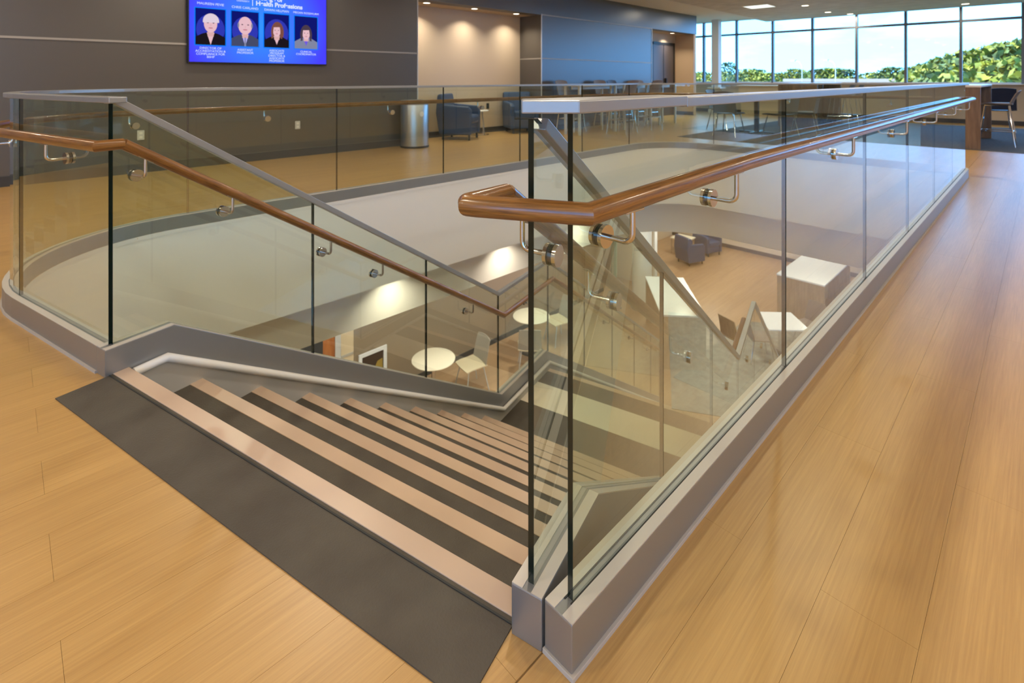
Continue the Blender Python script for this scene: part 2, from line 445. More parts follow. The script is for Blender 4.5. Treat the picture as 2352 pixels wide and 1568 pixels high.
# ------------------------------------------------------------------ floor of planks
def hole_x(y):                                      # the opening's left and right edge on a line of constant y
    xs = []
    n = len(HOLE)
    for i in range(n):
        (x0, y0), (x1, y1) = HOLE[i], HOLE[(i+1) % n]
        if (y0 <= y < y1) or (y1 <= y < y0): xs.append(x0 + (x1-x0)*(y-y0)/(y1-y0))
    return (min(xs), max(xs)) if len(xs) >= 2 else None
HY0, HY1 = min(p[1] for p in HOLE), max(p[1] for p in HOLE)
floor_mb = MB(); poly_with_hole([(RM[0], RM[2]), (RM[1], RM[2]), (RM[1], 9.6), (RM[0], 9.6)], HOLE, -.0025, floor_mb)
floor = struct(floor_mb.build('floor', 'underlay'))
planks = []
GAP = .00025
def plank_poly(x0, x1, y0, y1):
    out = []
    ys = [y0 + (y1-y0)*i/4 for i in range(5)]
    hs = [hole_x(y) for y in ys]
    if all(h is None for h in hs): return [[(x0,y0),(x1,y0),(x1,y1),(x0,y1)]]
    yy = [(y, h) for y, h in zip(ys, hs)]
    if any(h is None for h in hs):                   # row that only grazes the opening: cut it at the opening's edge
        ye = HY0 if y0 < HY0 else HY1
        if y0 < HY0: a, b = [(x0,y0),(x1,y0),(x1,HY0-1e-4),(x0,HY0-1e-4)], None; out.append(a); y0 = HY0 + 1e-4
        else: out.append([(x0,HY1+1e-4),(x1,HY1+1e-4),(x1,y1),(x0,y1)]); y1 = HY1 - 1e-4
        if y1 - y0 < .004: return out
        ys = [y0 + (y1-y0)*i/4 for i in range(5)]; yy = [(y, hole_x(y)) for y in ys]
        if any(h is None for _, h in yy): return out
    L = [(y, min(h[0], x1)) for y, h in yy]
    if max(x for _, x in L) > x0 + .002:
        if min(x for _, x in L) >= x1 - 1e-6: out.append([(x0,y0),(x1,y0),(x1,y1),(x0,y1)]); return out
        out.append([(x0,y0)] + [(max(x, x0), y) for y, x in L] + [(x0,y1)])
    Rr = [(y, max(h[1], x0)) for y, h in yy]
    if min(x for _, x in Rr) < x1 - .002:
        if max(x for _, x in Rr) <= x0 + 1e-6: out.append([(x0,y0),(x1,y0),(x1,y1),(x0,y1)]); return out
        out.append([(x1,y1)] + [(min(x, x1), y) for y, x in reversed(Rr)] + [(x1,y0)])
    return out
r0 = int(math.floor((RM[2] - ROW0)/ROWW)); r1 = int(math.ceil((8.4 - ROW0)/ROWW))
for r in range(r0, r1):
    y0, y1 = ROW0 + r*ROWW + GAP, ROW0 + (r+1)*ROWW - GAP
    off = .087 + (PLEN/2 if r % 2 else 0)
    k = int(math.floor((RM[0] - off)/PLEN))
    x = off + k*PLEN
    while x < RM[1]:
        xa, xb = max(x + GAP, RM[0]), min(x + PLEN - GAP, RM[1])
        if xb - xa > .01:
            for p in plank_poly(xa, xb, y0, y1):
                p = dedupe(p)
                if len(p) < 3: continue
                cx = sum(q[0] for q in p)/len(p); cyy = sum(q[1] for q in p)/len(p)
                planks.append((p, cx, cyy))
        x += PLEN
def view_score(p, cx, cyy):                          # how large a plank shows from the visitor's standpoint
    best = 0
    for (x, y) in [(cx, cyy)] + p[:4]:
        fw = x*math.cos(YAW) + y*math.sin(YAW); rt = x*math.sin(YAW) - y*math.cos(YAW)
        if fw < .5: continue
        u = rt/fw*1202; v = EYE/fw*1202
        if abs(u) < 1230 and v < 1420: best = max(best, 1/fw**2)
    return best
planks.sort(key=lambda q: -view_score(*q))
rest = MB()
for i, (p, cx, cyy) in enumerate(planks):
    if i < 290 and view_score(p, cx, cyy) > 0:
        mb = MB(); mb.prism([(a-cx, b-cyy) for a, b in p], -.004, 0)
        o = mb.build('plank', 'wood_floor', None, world=False); o.parent = floor; o.location = (cx, cyy, 0)
    else: rest.prism(p, -.004, 0)
ro = rest.build('planks_beyond', 'wood_floor', floor); ro['kind'] = 'stuff'

# slab edge (fascia), soffit, bulkhead and lower ceiling round the opening
def ribbon(mb, path, z0, z1, mi=0, closed=False):
    n = len(path); o = len(mb.v)
    for x, y in path: mb.v += [(x, y, z0), (x, y, z1)]
    for i in range(n if closed else n-1):
        j = (i+1) % n; mb.f.append((o+2*i, o+2*j, o+2*j+1, o+2*i+1)); mb.m.append(mi)
ZF, ZB, ZL = -.90, -1.51, -4.57
mb = MB(); ribbon(mb, HOLE, ZF, -.012, closed=True); struct(mb.build('wall_opening_fascia', 'fascia_paint', smooth=True))
HB = loop(.5); HB = [S(-.7, -2.2).to_tuple()[:2]] + [(HB[0][0], HB[0][1])] + HB[1:]
mb = MB(); ribbon(mb, HB, ZB, ZF, closed=True); struct(mb.build('wall_opening_bulkhead', 'fascia_paint', smooth=True))
mb = MB(); poly_with_hole([(RM[0]-.0, RM[2]), (RM[1], RM[2]), (RM[1], 10), (RM[0], 10)], HB, ZB, mb); struct(mb.build('ceiling_lower', 'ceiling'))
mb = MB(); poly_with_hole(HB, HOLE, ZF, mb); struct(mb.build('ceiling_soffit', 'fascia_paint'))
# white bead between the shoe and the fascia
bead = [(x, y, -.006) for x, y in dedupe(run_right(-.035, RX0+.02) + run_far(-.035, .07))]
struct(MB().sweep(bead, [(-.004,-.016),(.006,-.016),(.010,-.008),(.010,.008),(.006,.014),(-.004,.014)]).build('trim_1', 'white_trim', smooth=True))

# ------------------------------------------------------------------ walls
def wallbox(name, m, *b): return struct(MB().box(*b).build(name, m))
CZ = 3.10
wallbox('wall_back_left', 'wall_dark', RM[0], 7.68, 0, 5.206, 7.95, CZ+.2)
wallbox('wall_back_header', 'wall_dark', 5.206, 7.68, 2.53, 8.41, 7.95, CZ+.2)
wallbox('wall_back_middle', 'wall_dark', 8.41, 7.68, 0, 12.94, 8.32, CZ+.2)
wallbox('wall_back_header_right', 'wall_dark', 12.94, 7.68, 2.53, 15.6, 7.95, CZ+.2)
wallbox('wall_recess_side', 'wall_tan', 15.45, 7.70, 0, 15.6, 9.4, 2.53)
wallbox('wall_back_end', 'wall_room', 15.45, 7.95, 2.53, 15.6, 9.4, CZ+.2)
wallbox('wall_alcove', 'wall_beige', 4.6, 8.33, 0, 8.41, 8.5, 2.8)
wallbox('wall_alcove_left', 'wall_beige', 5.0, 7.95, 0, 5.206, 8.33, 2.7)
wallbox('wall_recess', 'wall_beige', 12.9, 8.32, 0, 15.45, 8.5, 2.8)
wallbox('ceiling_alcove', 'wall_beige', 5.206, 7.95, 2.53, 8.41, 8.33, 2.6)
wallbox('ceiling_recess', 'wall_beige', 12.94, 7.95, 2.53, 15.45, 8.32, 2.6)
wallbox('wall_corner', 'wall_room', 15.6, 9.3, -.01, 17.75, 9.5, CZ+.3)
struct(MB().box(RM[0]-.2, RM[2], ZL, RM[0], 10.2, .8).box(RM[0]-.2, RM[2], 3.0, RM[0], 10.2, CZ+.3).box(RM[0]-.2, RM[2], .8, RM[0], -4.4, 3.0).box(RM[0]-.2, .1, .8, RM[0], 10.2, 3.0).build('wall_behind_left', 'wall_room'))
for _i in range(3):
    _y = -4.4 + 1.5*_i
    _w = struct(MB().box(RM[0]-.12, _y+.03, .8, RM[0]-.108, _y+1.47, 3.0).build('window_unseen_%d' % (_i+1), 'window_glass'))
    MB().box(RM[0]-.16, _y-.03, .8, RM[0]-.04, _y+.03, 3.0).build('window_mullion', 'mullion', _w)
for _i in range(6):  # unseen windows added on the lower level to bring daylight onto the white tops
    _x = 7.5 + 1.5*_i
    _w = struct(MB().box(_x+.03, RM[2]-.12, ZL+.9, _x+1.47, RM[2]-.108, ZB-.1).build('window_unseen_%d' % (_i+21), 'window_glass'))
    MB().box(_x-.03, RM[2]-.16, ZL+.9, _x+.03, RM[2]-.04, ZB-.1).build('window_mullion', 'mullion', _w)
struct(MB().box(RM[0], RM[2]-.2, ZL, RM[1]+.2, RM[2], ZL+.9).box(RM[0], RM[2]-.2, ZB-.1, RM[1]+.2, RM[2], .8).box(RM[0], RM[2]-.2, ZL+.9, 7.5, RM[2], ZB-.1).box(16.5, RM[2]-.2, ZL+.9, RM[1]+.2, RM[2], ZB-.1).box(RM[0], RM[2]-.2, 3.0, RM[1]+.2, RM[2], CZ+.3).box(RM[0], RM[2]-.2, .8, -5.4, RM[2], 3.0).box(-2.4, RM[2]-.2, .8, RM[1]+.2, RM[2], 3.0).build('wall_behind_right', 'wall_room'))
for _i, _x in enumerate((-5.4, -3.9)):
    _w = struct(MB().box(_x+.03, RM[2]-.12, .8, _x+1.47, RM[2]-.108, 3.0).build('window_unseen_%d' % (_i+11), 'window_glass'))
    MB().box(_x-.03, RM[2]-.16, .8, _x+.03, RM[2]-.04, 3.0).build('window_mullion', 'mullion', _w)
wallbox('ceiling', 'ceiling', RM[0], RM[2], CZ, RM[1]+.15, 9.5, CZ+.15)
struct(MB().box(9.6, RM[2], 2.97, RM[1], 6.18, CZ).build('ceiling_panelled', 'ceiling_tex'))
struct(MB().box(9.6, 6.18, 2.965, RM[1], 6.30, CZ).build('trim_2', 'ceiling'))
# light reveals running round the dark wall
n = 3
for z in (1.58, 2.53):
    for x0, x1 in ((RM[0], 5.2), (8.42, 12.93)):
        if z > 2 and x0 < 0: continue
        struct(MB().box(x0, 7.668, z-.012, x1, 7.68, z+.012).build('trim_%d' % n, 'stripe')); n += 1
struct(MB().box(8.398, 7.69, 1.568, 8.41, 8.33, 1.592).build('trim_%d' % n, 'stripe')); n += 1
wallbox('wall_alcove_right', 'wall_dark', 8.40, 7.69, 0, 8.41, 8.33, 2.53)
struct(MB().box(5.196, 7.672, 0, 5.216, 7.69, 2.53).box(8.40, 7.672, 0, 8.42, 7.69, 2.55).box(12.93, 7.67, 0, 12.95, 7.69, 2.53).build('trim_%d' % n, 'mullion_light')); n += 1
for nm, b in dict(baseboard_back=(RM[0], 7.668, 0, 5.2, 7.68, .11), baseboard_middle=(8.42, 7.668, 0, 12.93, 7.68, .11), baseboard_alcove=(5.21, 8.318, 0, 8.40, 8.33, .11),
                  baseboard_recess=(15.438, 7.71, 0, 15.45, 8.3, .11), baseboard_window=(17.585, RM[2], 0, 17.6, 9.3, .11)).items():
    struct(MB().box(*b).build(nm, 'baseboard'))
# recess door
d = struct(MB().box(14.02, 8.27, 0, 15.24, 8.318, 2.18).build('door_1', 'door_dark', bevel=.004))
MB().box(13.95, 8.26, 0, 14.03, 8.319, 2.26).box(15.23, 8.26, 0, 15.31, 8.319, 2.26).box(13.95, 8.26, 2.18, 15.31, 8.319, 2.26).build('door_frame', 'black', d)
MB().box(14.62, 8.262, 0, 14.64, 8.27, 2.18).build('door_seam', 'dark_metal', d)
MB().box(14.68, 8.20, .98, 14.74, 8.27, 1.16).build('door_handle', 'black', d, bevel=.01)

# ------------------------------------------------------------------ window wall
wallbox('wall_window', 'wall_room', 17.6, RM[2], 0, 17.8, 9.5, .985)
wallbox('wall_window_head', 'ceiling', 17.62, RM[2], 3.0, 17.8, 6.18, CZ+.3)
wallbox('wall_window_head_corner', 'ceiling', 17.62, 6.18, 3.09, 17.8, 9.5, CZ+.3)
struct(MB().box(17.42, RM[2], .985, 17.8, 9.5, 1.01).build('trim_window_sill', 'sill', bevel=.004))
ys = [.403 + 1.145*i for i in range(-6, 9)]
prev = RM[2]; wi = 1
for i, y in enumerate(ys[:-1]):
    ya, yb = y, ys[i+1]
    top = 3.0 if yb < 6.4 else 3.09
    wdw = struct(MB().box(17.66, ya+.03, 1.01, 17.672, yb-.03, 2.59).box(17.66, ya+.03, 2.65, 17.672, yb-.03, top).build('window_%d' % wi, 'window_glass')); wi += 1
    MB().box(17.60, ya-.03, 1.01, 17.72, ya+.03, top).build('window_mullion', 'mullion', wdw)
    MB().box(17.60, ya+.03, 2.59, 17.72, yb-.03, 2.65).build('window_transom', 'mullion', wdw)
    MB().box(17.60, ya+.03, 1.01, 17.72, yb-.03, 1.045).build('window_rail', 'mullion_light', wdw)

# column by the corner windows
c = thing('square_column', 'pale square column standing in front of the corner windows', 'column', (17.1, 7.72, 0))
MB().box(16.98, 7.60, 0, 17.22, 7.84, CZ).build('shaft', 'column', c, bevel=.01)
MB().box(16.9, 7.52, .0, 17.3, 7.92, .12).build('plinth', 'sill', c, bevel=.01)
MB().box(16.88, 7.5, .80, 17.32, 7.94, .86).build('collar', 'column', c, bevel=.01)

# carpets
tag(MB().box(9.5, 2.5, 0, 16.6, 5.08, .006).build('carpet', 'carpet'), 'dark blue-grey carpet under the pedestal table and chairs', 'carpet')
tag(MB().box(11.1, -4.5, 0, 16.6, 1.17, .006).build('carpet', 'carpet'), 'dark grey carpet under the tall wood desk by the railing end', 'carpet')

# ------------------------------------------------------------------ staircase
TR, RI = .2794, .175
stair = thing('staircase', 'straight staircase with dark treads and pale pink nosing strips going down', 'staircase', (P0[0], P0[1], 0))
TW = (-1.79, -.0)
def slab(mb, s0, s1, z0, z1, mi=0, t0=TW[0], t1=TW[1]):
    return mb.hexa([S(s0,t0,z0), S(s1,t0,z0), S(s1,t1,z0), S(s0,t1,z0), S(s0,t0,z1), S(s1,t0,z1), S(s1,t1,z1), S(s0,t1,z1)], mi)
def tread(s, z, back, strip=.052, noriser=False, rise=RI):
    a = slab(MB(), s - back, s - .0, z - .035, z).build('tread', 'rubber', stair)
    slab(MB(), s - strip, s + .002, z - .004, z + .0025).build('nosing_strip', 'nosing', a, bevel=.0015)
    if not noriser: slab(MB(), s - .02, s - .008, z - rise, z - .035).build('riser', 'rubber', stair)
    return a
tr0 = slab(MB(), -.228, 0, -.003, .0035).build('top_mat', 'rubber', stair, label='dark hammered rubber mat at the head of the stairs')
slab(MB(), -.052, .002, -.02, .006).build('nosing_strip', 'nosing', tr0, bevel=.0015)
slab(MB(), -.066, -.0615, .0035, .0055).build('joint_bead', 'gasket', tr0)
slab(MB(), -.02, -.008, -RI, -.02).build('riser', 'rubber', stair)
slab(MB(), -.06, -.001, -.10, -.012).build('nosing_block', 'rubber', stair)
for i in range(1, 10): tread(i*TR, -i*RI, TR + .012)
L0, L1, ZLAND = 9*TR, 3.68, -1.75
slab(MB(), L0 - .012, 3.09, ZLAND-.06, ZLAND).build('landing_mat', 'rubber', stair)
slab(MB(), 3.09, 3.42, ZLAND-.06, ZLAND+.001).build('landing_band', 'cream_top', stair, label='pale cross band on the half landing')
tread(L1, ZLAND, L1 - 3.42, rise=.17625)
R2 = (4.57 - 1.75)/16
for j in range(1, 16): tread(L1 + j*TR, ZLAND - j*R2, TR + .012, rise=R2)
SEND = L1 + 15*TR
# stringers: profile in (s, z)
def base_line(right):
    k0, k1, k2 = (.17, 2.789, 3.62) if not right else (.23, 2.976, 3.95)
    zb = .104 - .631*(k1 - k0); sl = .6308
    se = SEND + .12; ze = zb - sl*(se - k2)
    return [(-.078, .104), (k0, .104), (k1, zb), (k2, zb), (se, ze)]
def profile(bl, top, depth):
    up = [(s, z + top) for s, z in bl]; dn = [(s, z - depth) for s, z in reversed(bl)]
    return up + dn
def sz_extrude(mb, poly, t0, t1, mi=0, side=None):
    return mb.extrude([S(s, t0, z) for s, z in poly], S(0, t1) - S(0, t0), mi, side)
for right, t0, t1 in ((False, 0, .07), (True, -1.865, -1.795)):
    bl = base_line(right)
    up = list(bl); up2 = [(s, z) for s, z in bl]
    # aluminium shoe: 0.116 deep
    dn = [(s + (.0 if i in (0, 4) else (-.03 if i in (1,) else -.03)), z - .118) for i, (s, z) in enumerate(bl)]
    dn[0] = (-.078, .0 if not right else 0.0); dn[1] = (bl[1][0]-.036, -.012); dn[2] = (bl[2][0], bl[2][1]-.12); dn[3] = (bl[3][0]+.03, bl[3][1]-.12); dn[4] = (bl[4][0], bl[4][1]-.12)
    sz_extrude(MB(), up + dn[::-1], t0, t1).build('stringer_shoe', 'aluminium', stair, bevel=.002)
    # skirt below, standing a little proud on the tread side, with a rounded pale top edge
    i0, i1 = (-.022, .07) if not right else (-1.865, -1.773)
    sk = [(-.004, dn[1][1]-.004)] + [(s, z-.001) for s, z in dn[1:]]
    lo = [(s, z - .36) for s, z in sk]; lo[0] = (-.004, -.36)
    sz_extrude(MB(), sk + lo[::-1], i0 + (.012 if not right else .002), i1 - (.002 if not right else .012)).build('skirt', 'skirt_paint', stair)
    bd = [S(s, (i0 + .006) if not right else (i1 - .006), z + .001) for s, z in sk[1:]]
    bd = [S(.012, (i0 + .006) if not right else (i1 - .006), sk[0][1])] + bd
    MB().tube(bd, .017, 10).build('skirt_edge', 'white_trim', stair, smooth=True)
# underside of both flights
def under(s): return [(.02, -.36), (L0, -1.75-.30), (L1+.1, -1.75-.30), (SEND+.1, ZL+.02)]
sz_extrude(MB(), [(.02,-.30),(L0,-1.75-.24),(L1+.1,-1.75-.24),(SEND-.3,ZL+.02),(SEND-.6,ZL+.02),(L1,-1.75-.40),(L0,-1.75-.40),(.02,-.5)], -1.77, -.01).build('soffit', 'fascia_paint', stair)

# ------------------------------------------------------------------ guardrails
ZG0 = .085
CAPR, CAPF = 1.092, 1.068                             # top of the cap on the right run, on the far and left runs
def slab_panel(pts, th=.0065):                        # pts: (x, y, zbottom, ztop) along the run
    mb = MB(); n = len(pts); nr = []
    for i in range(n):
        a = pts[max(i-1, 0)]; b = pts[min(i+1, n-1)]; dx, dy = b[0]-a[0], b[1]-a[1]; l = math.hypot(dx, dy); nr.append((-dy/l, dx/l))
    o = 0
    for (x, y, zb, zt), (nx, ny) in zip(pts, nr):
        mb.v += [(x+nx*th, y+ny*th, zb), (x+nx*th, y+ny*th, zt), (x-nx*th, y-ny*th, zb), (x-nx*th, y-ny*th, zt)]
    for i in range(n-1):
        a, b = 4*i, 4*i+4
        mb.f += [(a, a+1, b+1, b), (a+2, b+2, b+3, a+3), (a+1, a+3, b+3, b+1), (a, b, b+2, a+2)]; mb.m += [0, 0, 1, 1]
    e = 4*(n-1); mb.f += [(0, 2, 3, 1), (e, e+1, e+3, e+2)]; mb.m += [1, 1]
    return mb
def rect(w_, h_): return [(-w_/2, -h_/2), (w_/2, -h_/2), (w_/2, h_/2), (-w_/2, h_/2)]
def bracket(parent, base, out, up, zt, rad=.0245):
    # clamp discs either side of the glass, an arm out of it, an elbow up to the wooden rail
    b, o = Vector(base), Vector(out).normalized()
    mb = MB(); mb.cyl(b + o*.0067, b + o*.0155, rad, 20); mb.cyl(b - o*.0067, b - o*.0155, rad, 20)
    root = mb.build('bracket', 'stainless', parent, smooth=True)
    MB().cyl(b + o*.0067, b - o*.0067, rad*.93, 18).build('gasket_ring', 'glass_edge', root, smooth=True)
    ln = .0775; e = .020
    path = [b + o*.015] + [b + o*(ln - e)] + [b + o*(ln - e + e*math.sin(a)) + V(0, 0, e*(1-math.cos(a))) for a in (R(22), R(45), R(67), R(90))] + [Vector((b.x + o.x*ln, b.y + o.y*ln, zt - .019))]
    MB().tube(path, .0062, 10).build('arm', 'stainless', root, smooth=True)
    u = Vector(up).normalized(); c0 = Vector((b.x + o.x*ln, b.y + o.y*ln, zt - .0215))
    sd = u.cross(V(0, 0, 1)).normalized(); nn = sd.cross(u)
    MB().hexa([c0 + u*a + sd*q + nn*h for h in (-.002, .002) for a, q in ((-.032,-.008),(.032,-.008),(.032,.008),(-.032,.008))]).build('saddle', 'stainless', root, bevel=.0015)
    return root

def lips(parent, path):                               # pale lips of the shoe either side of the glass
    for q in (-1, 1):
        MB().sweep(path, [(q*.0100, -.001), (q*.0345, -.001), (q*.0345, .0016), (q*.0100, .0016)]).build('shoe_lip', 'shoe_top', parent)
# right run --------------------------------------------------------
gr = thing('glass_guardrail', 'long straight glass guardrail with wooden handrail on the right of the stairs', 'railing', (RX0, RY, 0))
MB().sweep([(RX0, RY, .057), (C1[0], RY, .057)], rect(.07, .094)).build('base_shoe', 'aluminium', gr, bevel=.0025)
MB().sweep([(RX0 - .004, RY - .002, .005), (C1[0], RY - .002, .005)], rect(.078, .010)).build('toe_strip', 'toe', gr, bevel=.001)
for q in (-1, 1): MB().box(RX0 + .03, RY + q*.0067 - .0028*(q < 0) , .100, C1[0], RY + q*.0067 + .0028*(q > 0), .1055).build('glazing_gasket', 'gasket', gr)
lips(gr, [(RX0 + .0015, RY, .104), (C1[0], RY, .104)])
xs = [.806, 2.017, 3.206, 4.39, 5.57, 6.75, 7.92]
for a, b in zip(xs[:-1], xs[1:]):
    slab_panel([(a + .004, RY, ZG0, CAPR - .02), (b - .004, RY, ZG0, CAPR - .02)]).build('glass_panel', ['glass', 'glass_edge'], gr, recalc=True)
MB().box(1.22, RY-.04, CAPR-.025, C1[0], RY+.04, CAPR).build('cap_rail', 'cap_metal', gr, bevel=.003)
MB().prism([(.713,.703), (.790,.6225), (1.2185, RY-.04), (1.2185, RY+.04), (.90, .735), (.772, .762)], CAPR-.022, CAPR+.004).build('cap_end', 'cap_metal', gr, bevel=.003)
HRZ, HRR, HOFF = .905, .0212, .0775
hc1, hc2, hc3 = (.768, RY - HOFF, .890), (.654, .787, .890), tuple(S(-.028, -1.754, .888))
hp = [(C1[0], RY-HOFF, HRZ), (1.5, RY-HOFF, HRZ), hc1, (.662, .7725, .890), (.655, .79, .890), (.664, .802, .890), hc3]
MB().tube(hp[:3] + hp[3:], HRR, 20, uv=True).build('handrail', 'rail_wood', gr, smooth=True)
for x in (.913, 1.419, 2.637, 3.87, 5.06, 6.25, 7.45):
    bracket(gr, (x, RY, .805), (0, -1, 0), (1, 0, 0), HRZ - (.012 if x < 1 else 0))

# far and left run --------------------------------------------------
gf = thing('glass_guardrail', 'glass guardrail wrapping the far side and rounded left corner of the opening', 'railing', (4.0, FY, 0))
fp = dedupe(run_far(0, .07))
MB().sweep([(x, y, .052) for x, y in fp], rect(.07, .104)).build('base_shoe', 'aluminium', gf, bevel=.002)
fo = dedupe(run_far(.002, .07))
MB().sweep([(x, y, .005) for x, y in fo], rect(.078, .010)).build('toe_strip', 'toe', gf)
lips(gf, [(x, y, .104) for x, y in fp])
# panels, split where the photograph shows the joints
def along(path):
    L = [0]
    for a, b in zip(path[:-1], path[1:]): L.append(L[-1] + math.hypot(b[0]-a[0], b[1]-a[1]))
    return L
FL = along(fp)
def at(l):
    for i in range(len(fp)-1):
        if l <= FL[i+1] + 1e-9:
            k = (l - FL[i])/(FL[i+1] - FL[i]); return (fp[i][0] + (fp[i+1][0]-fp[i][0])*k, fp[i][1] + (fp[i+1][1]-fp[i][1])*k)
    return fp[-1]
def sub(l0, l1): return [at(l0)] + [p for p, l in zip(fp, FL) if l0 + 1e-3 < l < l1 - 1e-3] + [at(l1)]
def l_of_x(x):                                        # arc length of a point on the straight far run
    i = max(range(len(fp)), key=lambda i: fp[i][1] + (.0001*fp[i][0]))
    for i in range(len(fp)-1):
        if abs(fp[i][1]-FY) < 1e-3 and abs(fp[i+1][1]-FY) < 1e-3: return FL[i] + fp[i][0] - x
la = FL[-1] - (TA - .07)
def capz(l):                                          # the cap drops slightly along the end run
    l_end = FL[6] + 3.0; return CAPR + (CAPF - CAPR)*min(1, max(0, l/l_end))
cuts = [.0, FL[6]+.03, FL[6] + 1.33, FL[7]-.02, l_of_x(7.1)] + [l_of_x(x) for x in (5.906, 4.651, 3.463, 2.235, 1.03)] + [la, FL[-1] - .005]
for a, b in zip(cuts[:-1], cuts[1:]):
    pp = sub(a + .004, b - .004)
    if b == cuts[-1]: e_ = S(LS, .044); pp[-1] = (e_.x, e_.y)
    zt = [capz(FL[0] + a) - .02]*len(pp)
    slab_panel([(x, y, ZG0, z) for (x, y), z in zip(pp, zt)]).build('glass_panel', ['glass', 'glass_edge'], gf)
ce = S(LS, -.02)
cp = [(x, y, capz(l) - .012) for (x, y), l in zip(fp[:-1], FL)] + [(ce.x, ce.y, CAPF - .012)]
MB().sweep(cp, rect(.062, .023)).build('cap_rail', 'cap_metal', gf, bevel=.003)
hf = dedupe(run_far(HOFF, -.04))
hl = along(hf); e1 = S(-.035, -.04)
MB().tube([(x, y, HRZ + (.888 - HRZ)*min(1, l/3)) for (x, y), l in zip(hf, hl)] + [(e1.x, e1.y, .888)], HRR, 16, uv=True).build('handrail', 'rail_wood', gf, smooth=True)
for x in (.70, 1.617, 2.821, 4.023, 5.22, 6.42):
    if x > XA: bracket(gf, (x, FY, .80), (0, 1, 0), (1, 0, 0), .888)
    else:
        ang = PI/2 + (XA - x)/RC3*1.05; px, py = C3[0] + RC3*math.cos(ang), C3[1] + RC3*math.sin(ang)
        bracket(gf, (px, py, .80), (math.cos(ang), math.sin(ang), 0), (-math.sin(ang), math.cos(ang), 0), .888)
for t in (.42, 1.35):
    if t < TA: q = S(LS, t, .80); bracket(gf, q, S(-1, 0) - S(0, 0), S(0, 1) - S(0, 0), .888)
    else:
        ang = PI/2 + R(105) - (t - TA)/RC3; bracket(gf, (C3[0] + RC3*math.cos(ang), C3[1] + RC3*math.sin(ang), .80), (math.cos(ang), math.sin(ang), 0), (-math.sin(ang), math.cos(ang), 0), .888)
for y in (1.4, 2.6, 3.6): bracket(gf, (EX, y, .80), (1, 0, 0), (0, 1, 0), .898)

# stair guards ------------------------------------------------------
CSL = .6217
def stair_guard(right):
    lab = 'sloping glass guard of the stairs next to the long right railing' if right else 'sloping glass guard on the left side of the stairs'
    root = thing('stair_guard', lab, 'railing', S(0, -1.83 if right else .035))
    tg = -1.83 if right else .035
    bl = base_line(right)
    k1, k2 = (2.976, 4.01) if right else (2.776, 3.715)
    se = SEND + .05
    def zb(s):
        for (s0, z0), (s1, z1) in zip(bl[:-1], bl[1:]):
            if s <= s1: return z0 + (z1-z0)*(s-s0)/(s1-s0)
        return bl[-1][1]
    z1 = 1.055 - CSL*(k1 + .04)
    def zt(s):
        if s <= -.04: return 1.055
        if s <= k1: return 1.055 - CSL*(s + .04)
        if s <= k2: return z1
        return z1 - CSL*(s - k2)
    seams = [-.062, .957, 1.968, 2.976, 4.0, 4.97, 5.94, 6.91, se] if right else [-.045, .892, 1.836, 2.779, 3.72, 4.66, 5.6, 6.54, 7.4, se]
    brk = [-.04, bl[1][0], bl[2][0], bl[3][0], k1, k2]
    for a, b in zip(seams[:-1], seams[1:]):
        ss = [a + .004] + sorted(q for q in brk if a + .02 < q < b - .02) + [b - .004]
        poly = [(q, zt(q)) for q in ss] + [(q, zb(q) - .02) for q in reversed(ss)]
        sz_extrude(MB(), poly, tg - .0065, tg + .0065, 0, 1).build('glass_panel', ['glass', 'glass_edge'], root)
    lips(root, [S(q, tg, z) for q, z in [(-.0765, bl[0][1])] + bl[1:]])
    s0 = -.02 if right else -.062
    cpts = [(s0, zt(s0)), (-.035, 1.0552)] if not right else [(s0, zt(s0))]
    cpts += [(k1, z1), (k2, z1), (se, zt(se))]
    MB().sweep([S(s, tg, z) for s, z in cpts], rect(.034, .028)).build('cap_rail', 'cap_metal', root, bevel=.002)
    th = -1.754 if right else -.04
    h1 = 2.95 if right else 2.752; h2 = 3.98 if right else 3.69
    zh = .888 - .6236*(h1 + .035); hs = -.028 if right else -.035
    hpts = [S(hs, th, .888), S(h1, th, zh), S(h2, th, zh), S(se, th, zh - .6236*(se - h2))]
    MB().tube(hpts, HRR, 16, uv=True).build('handrail', 'rail_wood', root, smooth=True)
    def zr(s): return .888 - .6236*(s + .035) if s < h1 else (zh if s < h2 else zh - .6236*(s - h2))
    o = S(0, 1 if right else -1) - S(0, 0)
    dd = S(1, 0, -.6236) - S(0, 0); df = S(1, 0) - S(0, 0)
    for s in ((.043, .438, 1.4, 2.466, 3.485, 4.6, 5.6, 6.6) if right else (.041, .397, .949, 1.34, 2.3, 3.25, 4.3, 5.3, 6.3, 7.2)):
        fl = h1 < s < h2
        bracket(root, S(s, tg, zr(s) - .092), o, df if fl else dd, zr(s))
stair_guard(False); stair_guard(True)

